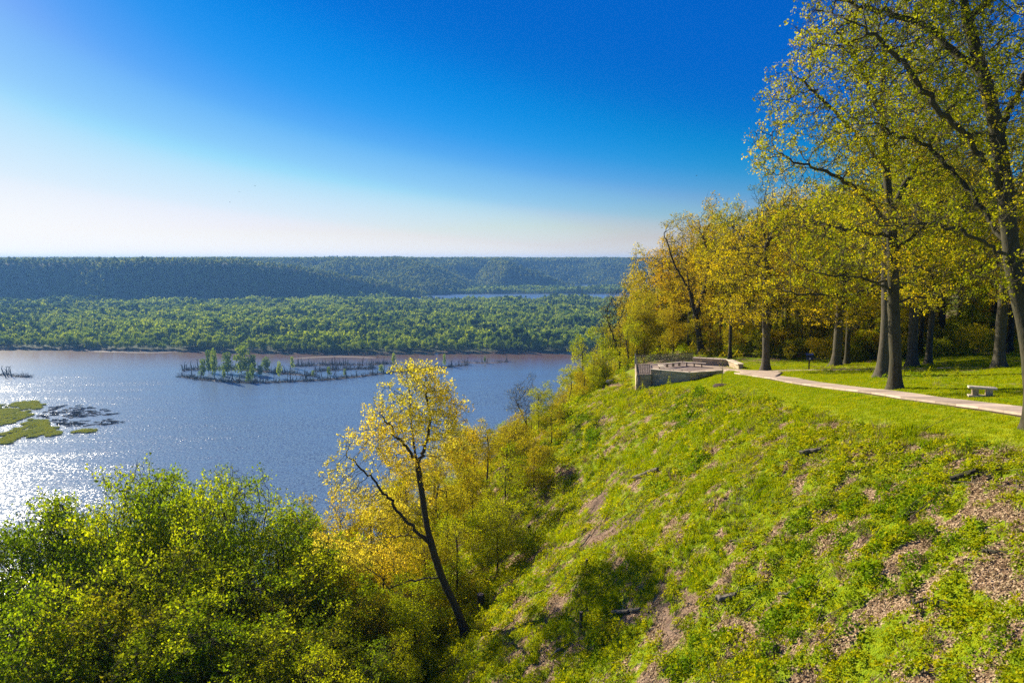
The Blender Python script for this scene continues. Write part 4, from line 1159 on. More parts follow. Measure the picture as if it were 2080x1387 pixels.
# dark pine stand on the farthest skyline
PT = [far_tree_mesh('pine', 430, M['leaf_pine'], 22, 5.0, 90, 3.0, True)]
X, Y = [], []
for (a, b) in ((-1330, -1050), (-880, -760)):
    for k in range(60): X.append(fr.uniform(a, b)); Y.append(fr.uniform(5000, 5080))
X = np.array(X); Y = np.array(Y)
scatter('pine_stand', np.stack([X, Y, hill_h(X, Y) + 2], 1), np.zeros((len(X), 3)), fr.uniform(1.0, 1.4, len(X)), np.zeros(len(X), int), [proto('p', PT[0])], 'dark conifer stand on the farthest skyline')

X, Y = jgrid(-160, 700, 140, 1900, 7.0, fr)
m = (Y < 420) | (fr.random(len(X)) < 0.6); X, Y = X[m], Y[m]
t = crest(Y) - X
m = (t < 200) & (t > -70) & (ground_h(X, Y, False) > 1.5) & (X / Y < 0.5) & ((X / Y > 0.09) | (t > 25)) & ~((Y < 150) & (t < 20))
X, Y = X[m], Y[m]
lim_ = np.interp(1040 + 1502 * X / Y, [560, 640, 700, 860, 940, 1060, 1130, 1160, 1200, 1260, 1320, 1400], [1095, 1065, 1005, 890, 865, 850, 815, 765, 725, 655, 565, 520])
zt_ = CAM_Z + Y * ((-sP + (693.5 - lim_) / FPX * cP) / (cP + (693.5 - lim_) / FPX * sP))
m = (ground_h(X, Y, False) + 12 < zt_) | (Y > 420); X, Y = X[m], Y[m]
scatter('bluff_woodland', np.stack([X, Y, ground_h(X, Y, False) - 0.8], 1), np.stack([np.zeros(len(X)), np.zeros(len(X)), fr.uniform(0, 6.28, len(X))], 1), np.where(Y < 420, fr.uniform(0.9, 1.35, len(X)), fr.uniform(0.55, 0.8, len(X))), np.where(Y < 420, 6 + fr.integers(0, 4, len(X)), fr.integers(0, 6, len(X))),
        [proto('p', m_) for m_ in FTs] + [proto('p', K['slope%d' % i].crown) for i in range(4)], 'woodland on the bluff side beyond the overlook')
print('bluff wood', len(X))

# --- ground cover on the slope
def herb_mesh(name, seed, mat, n=70, r=0.26, h=0.20, leaf=0.075):
    rg = np.random.default_rng(seed)
    a = rg.uniform(0, 6.28, n); k = r * np.sqrt(rg.random(n))
    z = h * (1 - (k / r) ** 2) * rg.uniform(0.35, 1.1, n) + 0.01
    Q = np.stack([np.cos(a) * k, np.sin(a) * k, z], 1)
    V, F = leaf_quads(Q, leaf, rg, up=0.9, aspect=0.7)
    me = mesh_np(name, V, F, mats=[mat]); set_tint(me, 0.5 + rg.normal(0, 0.2, n) + (z / h - 0.5) * 0.4)
    return me
def grass_mesh(name, seed, mat, n=36, r=0.22, h=0.2, w=0.014):
    rg = np.random.default_rng(seed)
    a = rg.uniform(0, 6.28, n); k = r * np.sqrt(rg.random(n))
    B = np.stack([np.cos(a) * k, np.sin(a) * k, np.zeros(n)], 1)
    lean = rg.normal(0, 0.45, (n, 2)); L = h * rg.uniform(0.5, 1.2, n)
    T = B + np.stack([lean[:, 0] * L, lean[:, 1] * L, L], 1)
    s = rg.normal(size=(n, 3)); s[:, 2] = 0; s /= np.linalg.norm(s, axis=1)[:, None]
    V = np.empty((n, 3, 3)); V[:, 0] = B - s * w; V[:, 1] = B + s * w; V[:, 2] = T
    me = mesh_np(name, V.reshape(-1, 3), None, np.arange(3 * n).reshape(n, 3), mats=[mat]); set_tint(me, 0.5 + rg.normal(0, 0.2, n))
    return me
def litter_mesh(name, seed, mat, n=80, r=0.40, leaf=0.075):
    rg = np.random.default_rng(seed)
    Q = np.stack([rg.uniform(-r, r, n), rg.uniform(-r, r, n), rg.uniform(0.01, 0.06, n)], 1)
    V, F = leaf_quads(Q, leaf, rg, up=2.2, aspect=0.75)
    V[:, 2] = np.clip(V[:, 2] * 0.7, 0.0, 0.06)
    me = mesh_np(name, V, F, mats=[mat]); set_tint(me, 0.5 + rg.normal(0, 0.28, n)); return me
def stick_mesh(name, seed, mat, n=9, r=0.7):
    rg = np.random.default_rng(seed)
    A = np.stack([rg.uniform(-r, r, n), rg.uniform(-r, r, n), rg.uniform(0.02, 0.10, n)], 1)
    d = rg.normal(size=(n, 3)); d[:, 2] *= 0.18 if r < 2 else 0.6; d /= np.linalg.norm(d, axis=1)[:, None]
    L = rg.uniform(0.3, 1.3, n)[:, None] * (1 if r < 2 else 2.6)
    B = A + d * L
    k_ = 1 if r < 2 else 7
    V, F = tubes(A, B, rg.uniform(0.006, 0.022, n) * k_, np.full(n, 0.005) * k_, d, d, 4)
    return mesh_np(name, V, F, mats=[mat])

gr_ = np.random.default_rng(88)
def slope_pts(dens_fn, x0, x1, y0, y1, s):
    X, Y = jgrid(x0, x1, y0, y1, s, gr_)
    lim = (np.abs(X) < 0.80 * Y + 3)
    X, Y = X[lim], Y[lim]
    d = dens_fn(X, Y)
    m = gr_.random(len(X)) < d
    return X[m], Y[m]
def normals_rot(X, Y, k=1.0):
    e = 0.5
    gx = (ground_h(X + e, Y) - ground_h(X - e, Y)) / (2 * e); gy = (ground_h(X, Y + e) - ground_h(X, Y - e)) / (2 * e)
    return np.stack([np.arctan(gy) * k, -np.arctan(gx) * k, gr_.uniform(0, 6.28, len(X)) * 0], 1)

herbs = [herb_mesh('herb', 500 + i, M['herb'], 70, [0.26, 0.30, 0.22][i], [0.16, 0.24, 0.2][i], [0.07, 0.085, 0.06][i]) for i in range(3)] + \
        [herb_mesh('nettle', 510, M['herb_dark'], 90, 0.30, 0.42, 0.10), grass_mesh('tuft', 511, M['grass'], 46, 0.2, 0.32, 0.014), herb_mesh('bramble', 512, M['herb'], 130, 0.55, 0.5, 0.10), grass_mesh('dry_tuft', 513, M['litter'], 40, 0.22, 0.38, 0.010), herb_mesh('tall_weed', 514, M['herb'], 60, 0.14, 0.65, 0.085)]
def dens_h(X, Y):
    c = cover_f(X, Y); l = lawn_f(X, Y)
    return np.clip((c - 0.36) * 3.4, 0.0, 0.95) * np.clip(1 - l * 1.6, 0, 1)
Xa, Ya = slope_pts(dens_h, -14, 20, 11, 40, 0.25)
Xb, Yb = slope_pts(dens_h, -22, 22, 40, 84, 0.34)
Xc, Yc = slope_pts(lambda X, Y: dens_h(X, Y) * 0.8, 25, 58, 38, 82, 0.5)
X = np.concatenate([Xa, Xb, Xc]); Y = np.concatenate([Ya, Yb, Yc])
sel = gr_.random(len(X)); pn = fbm(X / 3.5, Y / 3.5, 2, 121)
idx = gr_.integers(0, 3, len(X)); idx = np.where((pn > 0.66) & (sel < 0.22), 3, idx); idx = np.where((pn < 0.40) & (sel < 0.5), 4, idx)
idx = np.where(gr_.random(len(X)) < 0.035, 6, idx); idx = np.where(gr_.random(len(X)) < 0.05, 7, idx)
low = (crest(Y) - X) > 9
idx = np.where(low & (sel > 0.88), 5, idx)
sc_ = gr_.uniform(0.45, 1.0, len(X)) ** 1.0 * (0.75 + 0.9 * fbm(X / 0.9, Y / 0.9, 2, 131)) * 1.15 * np.where(Y > 40, 1.25, 1.0) * np.where(X > 25, 0.6, 1.0)
rt = normals_rot(X, Y, 0.6); rt[:, 2] = gr_.uniform(0, 6.28, len(X))
scatter('ground_cover', np.stack([X, Y, ground_h(X, Y) - 0.01], 1), rt, sc_, idx, [proto('p', h) for h in herbs], 'bright green herbs and nettles covering the cleared bluff slope')
print('herbs', len(X))
# undergrowth below the slope trees
ug = [herb_mesh('undergrowth', 560 + i, M['leaf_lime'] if i else M['leaf_olive'], 260, 0.9, 1.1, 0.16) for i in range(2)]
X, Y = jgrid(-60, 14, 26, 110, 1.25, gr_)
m = (X < wood_edge(Y) + 0.3) & (X > wood_edge(Y) - 40) & (np.abs(X) < 0.75 * Y) & (gr_.random(len(X)) < 0.8)
X, Y = X[m], Y[m]
X2, Y2 = jgrid(5, 82, 70, 128, 1.5, gr_)
m2 = (Y2 > 88 - 0.36 * (X2 - 22) + 3 * (vnoise(X2 / 3, Y2 / 3, 8) - .5)) & (X2 > wood_edge(np.minimum(Y2, 88)) - 3) & (gr_.random(len(X2)) < 0.75) & ((np.abs(X2 - 17.3) > 5.6) | (Y2 > 86))
X = np.concatenate([X, X2[m2]]); Y = np.concatenate([Y, Y2[m2]])
scatter('slope_undergrowth', np.stack([X, Y, ground_h(X, Y) - 0.1], 1), np.stack([X * 0, X * 0, gr_.uniform(0, 6.28, len(X))], 1), gr_.uniform(0.5, 1.3, len(X)), gr_.integers(0, 2, len(X)), [proto('p', h) for h in ug], 'leafy undergrowth under the trees of the bluff slope')
def P2_(px, py): return on_plane(px, py, 138.27)
# lawn
lw = [grass_mesh('lawn_tuft', 520 + i, M['grass'], 60, 0.22, 0.07 + 0.03 * i, 0.012) for i in range(2)]
X, Y = slope_pts(lambda X, Y: np.clip(lawn_f(X, Y) * 1.2, 0, 1), 11, 55, 24, 84, 0.36)
rt = normals_rot(X, Y); rt[:, 2] = 0
PATH_C = [on_ground(2150, 848), on_ground(2079, 836.5), on_ground(1960, 821), on_ground(1848, 806), on_ground(1740, 792), on_ground(1640, 778.5), on_ground(1570, 766), on_ground(1540, 761)]
pc = np.array(PATH_C)
def dist_poly(X, Y, P):
    d = np.full(len(X), 1e9)
    for a, b in zip(P[:-1], P[1:]):
        v = b[:2] - a[:2]; t = np.clip(((X - a[0]) * v[0] + (Y - a[1]) * v[1]) / (v @ v), 0, 1)
        d = np.minimum(d, np.hypot(X - a[0] - t * v[0], Y - a[1] - t * v[1]))
    return d
for q in PATH_C: print('path', q)
m = (dist_poly(X, Y, pc) > 1.15)
AP = [P2_(1462, 756), P2_(1492, 758.8), on_ground(1515, 760.6), on_ground(1540, 763.8), on_ground(1580, 769.5), on_ground(1595, 756.5), on_ground(1556, 752.8), on_ground(1520, 751.5), P2_(1470, 749)]
def in_poly(P, x, y):
    r_ = np.zeros(len(x), bool); n = len(P)
    for i in range(n):
        x0, y0 = P[i][:2]; x1, y1 = P[(i + 1) % n][:2]
        r_ ^= ((y0 > y) != (y1 > y)) & (x < (x1 - x0) * (y - y0) / (y1 - y0 + 1e-9) + x0)
    return r_
m &= ~in_poly(AP, X, Y)
d_ = np.maximum(np.abs(X - 17.3) / 4.6, np.abs(Y - 79.0) / 5.4); m &= d_ > 1
X, Y, rt = X[m], Y[m], rt[m]
scatter('lawn_grass', np.stack([X, Y, ground_h(X, Y) - 0.01], 1), rt, gr_.uniform(0.7, 1.4, len(X)), gr_.integers(0, 2, len(X)), [proto('p', h) for h in lw], 'short bright lawn grass along the path')
print('lawn', len(X))
# dry leaves
lt = [litter_mesh('dry_leaves', 530 + i, M['litter']) for i in range(3)]
X, Y = slope_pts(lambda X, Y: np.clip((0.62 - cover_f(X, Y)) * 3, 0, 1) * np.clip(1 - 2 * lawn_f(X, Y), 0, 1) * np.clip(1.1 - brush_f(X, Y), 0.15, 1), -8, 20, 11, 46, 0.42)
rt = normals_rot(X, Y); 
scatter('leaf_litter', np.stack([X, Y, ground_h(X, Y) + 0.005], 1), rt, gr_.uniform(0.7, 1.2, len(X)), gr_.integers(0, 3, len(X)), [proto('p', h) for h in lt], 'dry tan oak leaves lying in the gaps of the ground cover')
print('litter', len(X))
stk = [stick_mesh('sticks', 540 + i, M['dead_wood']) for i in range(3)]
X, Y = slope_pts(lambda X, Y: 0.14 + 0.8 * brush_f(X, Y), -14, 18, 11, 76, 0.8)
m = lawn_f(X, Y) < 0.2; X, Y = X[m], Y[m]
rt = normals_rot(X, Y); 
scatter('brushwood', np.stack([X, Y, ground_h(X, Y) + 0.02], 1), rt, gr_.uniform(0.6, 1.3, len(X)), gr_.integers(0, 3, len(X)), [proto('p', h) for h in stk], 'cut twigs and brush strewn over the bare soil of the slope')
print('sticks', len(X))

# ------------------------------------------------------------------ overlook platform
DECK = 138.27
def P2(px, py, z): return on_plane(px, py, z)
def wall_of_stones(parent, a, b, zb, zt, thick, mat, seed, sw_=0.62, shh=0.2, inward=None):
    """courses of individual blocks between plan points a and b (outer face), each block a part"""
    rg = random.Random(seed)
    a = np.array(a[:2]); b = np.array(b[:2]); d = b - a; L = np.linalg.norm(d); d /= L; nrm = np.array([-d[1], d[0]])
    rz = math.atan2(d[1], d[0])
    rows = max(1, int(round((zt - zb) / shh))); h = (zt - zb) / rows
    # solid backing behind the blocks
    c = (a + b) / 2 + nrm * (thick / 2 + 0.035)
    V, F = box_arrays((c[0], c[1], (zb + zt) / 2 - 0.01), (L - 0.02, thick - 0.07, zt - zb - 0.02), rz)
    link('wall_core', mesh_np('wall_core', V, F, mats=[mat]), parent)
    for r_ in range(rows):
        x = -0.0 - (sw_ * 0.5 if r_ % 2 else 0)
        while x < L - 0.02:
            w = sw_ * rg.uniform(0.75, 1.3); x0 = max(x, 0.0); x1 = min(x + w, L)
            if L - x1 < 0.12: x1 = L
            if x1 - x0 > 0.06:
                me = STONE[rg.randrange(len(STONE))]
                cx = (x0 + x1) / 2; out_ = rg.uniform(-0.012, 0.012)
                p = a + d * cx + nrm * (0.06 + out_)
                o = link('stone', me, parent, (p[0], p[1], zb + (r_ + 0.5) * h), (0, 0, rz), (x1 - x0 - 0.016, 0.12, h - 0.014))
                o.material_slots[0].link = 'OBJECT'; o.material_slots[0].material = mat
            x = x1 if x1 > x + 0.01 else x + w
            if x1 == L: break
STONE = [bevel_box('stone', (1, 1, 1), M['stone_grey'], 0.05, 0.03, i) for i in range(5)]

def prism(name, poly, z0, z1, mat, parent=None):
    n = len(poly)
    V = [(p[0], p[1], z0) for p in poly] + [(p[0], p[1], z1) for p in poly]
    me = bpy.data.meshes.new(name)
    F = [tuple(range(n, 2 * n)), tuple(reversed(range(n)))] + [(i, (i + 1) % n, n + (i + 1) % n, n + i) for i in range(n)]
    me.from_pydata(V, [], F); me.materials.append(mat); me.update()
    return link(name, me, parent)

def beam(name, a, b, w, h, mat, parent, ext=0.0):
    """horizontal plank from a to b (centre line, at mid height)"""
    a = np.array(a, float); b = np.array(b, float); d = b - a; L = np.linalg.norm(d)
    me = bevel_box(name, (L + 2 * ext, w, h), mat, min(0.015, h * 0.2), 0.0)
    o = link(name, me, parent, tuple((a + b) / 2), (0, -math.asin(max(-1, min(1, d[2] / L))), math.atan2(d[1], d[0])))
    return o

def overlook():
    A = P2(1292.7, 760.5, DECK)           # near left corner of the rail
    B = P2(1290.0, 739.0, DECK)           # far left corner
    C = P2(1407.0, 734.2, DECK)           # far end of the back rail
    zc = DECK + 0.42
    W0 = P2(1321.8, 751.0, zc); W1 = P2(1401.6, 758.0, zc); W2 = P2(1469.3, 753.4, zc)
    for q in (W0, W1, W2): q[2] = 0
    A2 = P2(1319.7, 760.3, DECK)
    E1 = P2(1476.7, 742.8, DECK); E2 = P2(1500, 752.4, DECK)
    C2 = P2(1407, 739, DECK)
    back_r = P2(1520, 747, DECK)
    root = empty('overlook_terrace', (A[0], A[1], DECK))
    tag(root, 'stone-walled overlook terrace with pale deck, low coping and dark sunken paving at the bluff edge', 'terrace')
    loc = Matrix.Translation((-A[0], -A[1], -DECK))
    class Sub: pass
    # parts are modelled in world coordinates, then shifted into the terrace's own frame
    kids0 = set(bpy.data.objects)
    deck_poly = [A, (W0[0] - .02, A2[1] + .02, 0), W0 + [0.0, 0.12, 0], W1 + [0, 0.14, 0], W2 + [0.1, 0.1, 0], P2(1500, 757, DECK), E2, E1 + [0.3, 0.3, 0], C2 + [0.1, 0.6, 0], C, B]
    prism('deck', deck_poly, DECK - 0.28, DECK, M['concrete'], root)
    # sunken dark paving
    pv = [P2(1345, 744.5, DECK), P2(1387, 741, DECK), P2(1446, 747, DECK), P2(1402, 753.5, DECK)]
    prism('dark_paving', pv, DECK - 0.05, DECK + 0.006, M['paver'], root)
    zb = 136.7
    wall_of_stones(root, W0, W1, zb, zc, 0.40, M['stone_grey'], 1)
    wall_of_stones(root, W1, W2, zb + 0.8, zc, 0.40, M['stone_grey'], 2)
    wall_of_stones(root, (A[0] - 0.02, A[1], 0), (W0[0] - 0.01, A2[1], 0), zb - 0.3, DECK - 0.06, 0.4, M['stone_grey'], 3)
    wall_of_stones(root, B, A, zb - 1.4, DECK - 0.06, 0.4, M['limestone'], 4)
    # coping slabs, each a part
    for (a, b, n_) in ((W0, W1, 4), (W1, W2, 4)):
        a = a[:2]; b = b[:2]; d = (b - a) / np.linalg.norm(b - a); nrm = np.array([-d[1], d[0]])
        for i in range(n_):
            p0 = a + (b - a) * i / n_ + nrm * 0.19; p1 = a + (b - a) * (i + 1) / n_ + nrm * 0.19
            beam('coping_slab', (*p0, zc + 0.045), (*p1, zc + 0.045), 0.50, 0.085, M['cap'], root, -0.006)
    # back parapet, long shaded run then the lit return towards the path
    wz = DECK + 0.62
    wall_of_stones(root, C2 + [0.0, 0, 0], E1, DECK, wz, 0.45, M['stone_grey'], 5)
    wall_of_stones(root, E1 + [0.02, -0.03, 0], E2, DECK - 0.25, wz - 0.02, 0.5, M['limestone'], 6)
    dd = (E1 - C2)[:2]; Ld = np.linalg.norm(dd); dd /= Ld; nn = np.array([-dd[1], dd[0]])
    for i in range(5):
        p0 = C2[:2] + dd * Ld * i / 5 + nn * 0.2; p1 = C2[:2] + dd * Ld * (i + 1) / 5 + nn * 0.2
        beam('coping_slab', (*p0, wz + 0.05), (*p1, wz + 0.05), 0.62, 0.10, M['cap'], root, -0.006)
    dd = (E2 - E1)[:2]; Ld = np.linalg.norm(dd); dd /= Ld; nn = np.array([-dd[1], dd[0]])
    for i in range(3):
        p0 = E1[:2] + dd * (Ld * i / 3) + nn * 0.25; p1 = E1[:2] + dd * (Ld * (i + 1) / 3) + nn * 0.25
        beam('coping_slab', (*p0, wz + 0.034), (*p1, wz + 0.034), 0.72, 0.10, M['cap'], root, -0.006)
    for o in set(bpy.data.objects) - kids0:
        if o.parent is root: o.location = Vector(o.location) + Vector((-A[0], -A[1], -DECK))

    # railing: its own thing
    rr = empty('railing', (B[0], B[1], DECK))
    tag(rr, 'black iron balustrade with thin vertical bars along the valley side of the overlook', 'railing')
    def local(p): return (p[0] - B[0], p[1] - B[1], p[2] - DECK)
    barme = bevel_box('baluster', (0.042, 0.042, 0.90), M['iron'], 0.004)
    def run(a, b, sp, inset=0.1):
        a = np.array([a[0], a[1], DECK]); b = np.array([b[0], b[1], DECK]); L = np.linalg.norm(b - a); d = (b - a) / L
        for z in (0.09, 1.0):
            beam('rail', local(a + [0, 0, z]), local(b + [0, 0, z]), 0.05, 0.045, M['iron'], rr)
        k = int(L / sp)
        for i in range(1, k):
            p = a + d * (L * i / k)
            link('baluster', barme, rr, local(p + [0, 0, 0.545]), (0, 0, math.atan2(d[1], d[0])))
        npost = max(1, int(round(L / 1.8)))
        for i in range(npost + 1):
            p = a + d * (L * i / npost)
            link('post', bevel_box('post', (0.06, 0.06, 1.06), M['iron'], 0.008), rr, local(p + [0, 0, 0.53]), (0, 0, math.atan2(d[1], d[0])))
    run(A + [0.10, 0.10, 0], A2 + [-0.04, 0.10, 0], 0.16)
    run(A + [0.10, 0.26, 0], B + [0.1, -0.1, 0], 0.13)
    run(B + [0.12, -0.04, 0], C + [0, 0, 0], 0.135)
    link('corner_post', bevel_box('corner_post', (0.09, 0.09, 1.15), M['galv'], 0.01), rr, local(np.array([B[0] + 0.02, B[1], DECK + 0.57])))

    # low benches round the paving
    def bench(pts, w, label, legs, mat=M['bench_top']):
        e = empty('bench', (pts[0][0], pts[0][1], DECK))
        l2 = lambda p: (p[0] - pts[0][0], p[1] - pts[0][1], p[2] - DECK)
        for a, b in zip(pts[:-1], pts[1:]):
            beam('seat', l2([a[0], a[1], DECK + 0.42]), l2([b[0], b[1], DECK + 0.42]), w, 0.07, mat, e, 0.04)
            d = np.array(b) - np.array(a); n_ = legs
            for i in range(n_):
                f = (i + 0.5) / n_
                q = np.array(a) + d * f
                link('leg', bevel_box('leg', (0.07, w * 0.8, 0.385), M['iron'], 0.008), e, l2([q[0], q[1], DECK + 0.1925]), (0, 0, math.atan2(d[1], d[0])))
        tag(e, label, 'bench', 'benches on the overlook terrace')
    z = DECK + 0.45
    bench([P2(1348.8, 738.6, z), P2(1385.8, 734.6, z)], 0.40, 'far left bench of the overlook, along the balustrade side', 3)
    bench([P2(1387.5, 734.6, z), P2(1433.4, 737.6, z)], 0.40, 'far right bench of the overlook, in front of the shaded parapet', 3)
    bench([P2(1341.5, 747.4, z), P2(1394.5, 750.5, z)], 0.44, 'front bench of the overlook, nearest to the low outer wall', 3)
    bench([P2(1341.5, 739.6, z), P2(1346, 745.4, z)], 0.55, 'short wide bench on the left of the overlook paving', 2, M['cap'])
overlook()

# ------------------------------------------------------------------ paths
def path_along(name, pts, width, slab, label=None):
    pts = [np.array(p[:2], float) for p in pts]
    sm = [np.array(p) for p in smooth_path(pts, 2)]
    q = [sm[0]]; 
    acc = 0
    dense = resample(sm, 0.1)
    out_ = [dense[0]]
    for p in dense:
        if np.linalg.norm(p - out_[-1]) >= slab: out_.append(p)
    root = None
    V, F = [], []
    def frame(i):
        a = out_[max(0, i - 1)]; b = out_[min(len(out_) - 1, i + 1)]; d = (b - a) / np.linalg.norm(b - a)
        return out_[i], np.array([-d[1], d[0]])
    def zof(p): return float(ground_h(np.array([p[0]]), np.array([p[1]]))[0])
    # base strip
    for i in range(len(out_)):
        c, nn = frame(i); z = max(zof(c), zof(c + nn * width / 2), zof(c - nn * width / 2)) - 0.005
        for s_ in (-1, 1):
            p = c + nn * s_ * (width / 2 - 0.02); V.append((p[0], p[1], z))
    V2 = [(x, y, z - 0.3) for x, y, z in V]; n = len(V)
    for i in range(len(out_) - 1):
        a = 2 * i; F += [(a, a + 1, a + 3, a + 2), (a + n + 1, a + n, a + n + 2, a + n + 3), (a, a + 2, a + n + 2, a + n), (a + 3, a + 1, a + n + 1, a + n + 3)]
    me = bpy.data.meshes.new(name); me.from_pydata(V + V2, [], F); me.materials.append(M['mulch']); me.update()
    root = link(name, me); root['kind'] = 'structure'
    for i in range(len(out_) - 1):
        c0, n0 = frame(i); c1, n1 = frame(i + 1)
        d = (c1 - c0) / np.linalg.norm(c1 - c0) * 0.008
        z0 = V[2 * i][2]; z1 = V[2 * i + 2][2]
        P = []
        for (c, nn, z, sg) in ((c0, n0, z0, 1), (c1, n1, z1, -1)):
            for s_ in (-1, 1):
                p = c + nn * s_ * width / 2 + d * sg; P.append((p[0], p[1], z - 0.10)); P.append((p[0], p[1], z + 0.014))
        # order: 0 L0b 1 L0t 2 R0b 3 R0t 4 L1b 5 L1t 6 R1b 7 R1t
        Fs = [(1, 5, 7, 3), (0, 2, 6, 4), (0, 4, 5, 1), (3, 7, 6, 2), (1, 3, 2, 0), (5, 4, 6, 7)]
        ce = np.mean(P, 0)
        m2 = bpy.data.meshes.new('paving_slab'); m2.from_pydata([tuple(np.array(p) - ce) for p in P], [], Fs); m2.materials.append(M['concrete']); m2.update()
        link('paving_slab', m2, root, tuple(ce))
    return root
pth = [on_ground(2200, 855), on_ground(2079, 836.5), on_ground(1960, 821), on_ground(1848, 805.5), on_ground(1740, 791), on_ground(1640, 778.5), on_ground(1570, 766), on_ground(1538, 761.5), on_ground(1512, 758.5)]
path_along('path', pth, 2.05, 1.6)
path_along('side_path', [on_ground(1545, 757), on_ground(1600, 753.5), on_ground(1660, 752.3), on_ground(1740, 750.5), on_ground(1830, 749), on_ground(1930, 747.5), on_ground(2015, 745.5)], 1.1, 1.6)
# apron between the path fork and the terrace
def draped(name, near, far, mat, k=8, lift=0.08):
    """paved sheet draped on the ground between a near and a far edge, with a thickness"""
    n = resample(np.array(near), 0.35)[:, :2]; f = resample(np.array(far), 0.35)[:, :2]
    m_ = 24; pick = lambda q: np.stack([np.interp(np.linspace(0, 1, m_), np.linspace(0, 1, len(q)), q[:, i]) for i in (0, 1)], 1)
    n, f = pick(n), pick(f); V = []
    for i in range(m_):
        for j in range(k + 1):
            p = n[i] + (f[i] - n[i]) * j / k; V.append((p[0], p[1], max(gz(p[0], p[1]), DECK - 0.03) + lift))
    V = np.array(V); w = k + 1
    i = (np.arange(m_ - 1)[:, None] * w + np.arange(k)[None, :]).ravel()
    F = np.stack([i, i + w, i + w + 1, i + 1], 1)
    V2 = V.copy(); V2[:, 2] -= 0.4; N_ = len(V)
    edge = [(a, a + w) for a in range(0, (m_ - 1) * w, w)] + [(a + k + w, a + k) for a in range(0, (m_ - 1) * w, w)] + [(j + 1, j) for j in range(k)] + [((m_ - 1) * w + j, (m_ - 1) * w + j + 1) for j in range(k)]
    S = [(a, a + N_, b + N_, b) for a, b in edge]
    return link(name, mesh_np(name, np.concatenate([V, V2]), np.concatenate([F, np.array(S)]), mats=[mat]))
o = draped('path_apron', [P2(1467, 754.8, DECK), P2(1492, 757.4, DECK), on_ground(1515, 759.6), on_ground(1540, 762.8), on_ground(1575, 768.8)],
           [P2(1478, 750.5, DECK), P2(1498, 753.6, DECK), on_ground(1520, 753.0), on_ground(1556, 754.0), on_ground(1590, 757.5)], M['concrete'])
o['kind'] = 'structure'

# ------------------------------------------------------------------ stone bench on the lawn
def stone_bench():
    c = on_ground(1994, 806); z = c[2]
    rz = R(-24)
    e = empty('stone_bench', (c[0], c[1], z), rz); e.scale = (0.88, 0.9, 0.9)
    link('base_slab', bevel_box('base_slab', (1.45, 0.62, 0.12), M['cap'], 0.02, 0.01, 1), e, (0, 0, 0.03))
    for i, x in enumerate((-0.37, 0.37)):
        link('leg', bevel_box('leg', (0.34, 0.44, 0.40), M['limestone'], 0.02, 0.012, 2 + i), e, (x, 0, 0.29))
    link('seat', bevel_box('seat', (1.50, 0.58, 0.13), M['cap'], 0.02, 0.012, 5), e, (0, 0, 0.545))
    tag(e, 'pale stone bench on two block legs standing on the lawn beyond the path', 'bench')
stone_bench()

def trail_sign():
    c = on_ground(1643, 751); 
    Y = c[1]; c = np.array([at(1643, 751, Y)[0], Y, gz(at(1643, 751, Y)[0], Y)])
    e = empty('trail_sign', tuple(c), R(-10))
    link('post', bevel_box('post', (0.11, 0.11, 1.5), M['wood_post'], 0.01), e, (0, 0, 0.70))
    b = link('sign_board', bevel_box('sign_board', (0.62, 0.05, 0.36), M['navy'], 0.01), e, (0, -0.09, 1.12))
    link('top_board', bevel_box('top_board', (0.66, 0.30, 0.05), M['blue'], 0.01), e, (0, -0.06, 1.48), (R(28), 0, 0))
    link('white_mark', bevel_box('white_mark', (0.10, 0.012, 0.16), M['white'], 0.003), b, (0.03, -0.032, -0.05))
    tag(e, 'small blue trail sign on a brown post at the edge of the wood', 'sign')
trail_sign()

def sapling():
    c = on_ground(1466, 783)
    e = empty('sapling', tuple(c))
    V, F = tubes(np.array([[0, 0, -0.1], [0.02, 0, 1.0]]), np.array([[0.02, 0, 1.0], [0.05, 0, 2.1]]), np.array([0.03, 0.022]), np.array([0.022, 0.01]), np.array([[0, 0, 1.0]] * 2), np.array([[0, 0, 1.0]] * 2), 6)
    link('trunk', mesh_np('trunk', V, F, mats=[M['bark_grey']], smooth=True), e)
    rg = np.random.default_rng(3)
    A = np.stack([np.full(9, .03), np.zeros(9), np.linspace(1.2, 2.0, 9)], 1); d = rg.normal(size=(9, 3)); d[:, 2] = np.abs(d[:, 2]) + .6; d /= np.linalg.norm(d, axis=1)[:, None]
    B = A + d * 0.4
    V, F = tubes(A, B, np.full(9, .008), np.full(9, .004), d, d, 4)
    link('twigs', mesh_np('twigs', V, F, mats=[M['bark_grey']]), e)
    Q = (A[:, None] + d[:, None] * rg.uniform(0.1, 0.45, (9, 6, 1))).reshape(-1, 3) + rg.normal(0, .04, (54, 3))
    V, F = leaf_quads(Q, 0.06, rg); me = mesh_np('leaves', V, F, mats=[M['leaf_oak']]); set_tint(me, rg.random(54)); link('crown', me, e)
    # raised ring of mulch, uneven
    n = 28; V = [(0, 0, 0.10)]; 
    for rr_, zz in ((0.35, 0.11), (0.62, 0.06), (0.75, -0.08)):
        for i in range(n):
            a = i * 2 * math.pi / n; k = rr_ * rg.uniform(0.9, 1.1); V.append((math.cos(a) * k, math.sin(a) * k, zz + rg.uniform(-.015, .02)))
    F = [(0, 1 + i, 1 + (i + 1) % n) for i in range(n)]
    F4 = [(1 + r_ * n + i, 1 + (r_ + 1) * n + i, 1 + (r_ + 1) * n + (i + 1) % n, 1 + r_ * n + (i + 1) % n) for r_ in range(2) for i in range(n)]
    link('mulch_ring', mesh_np('mulch_ring', V, F4, F, mats=[M['mulch']]), e)
    tag(e, 'slim staked sapling in a round patch of dark mulch in front of the overlook wall', 'tree')
sapling()

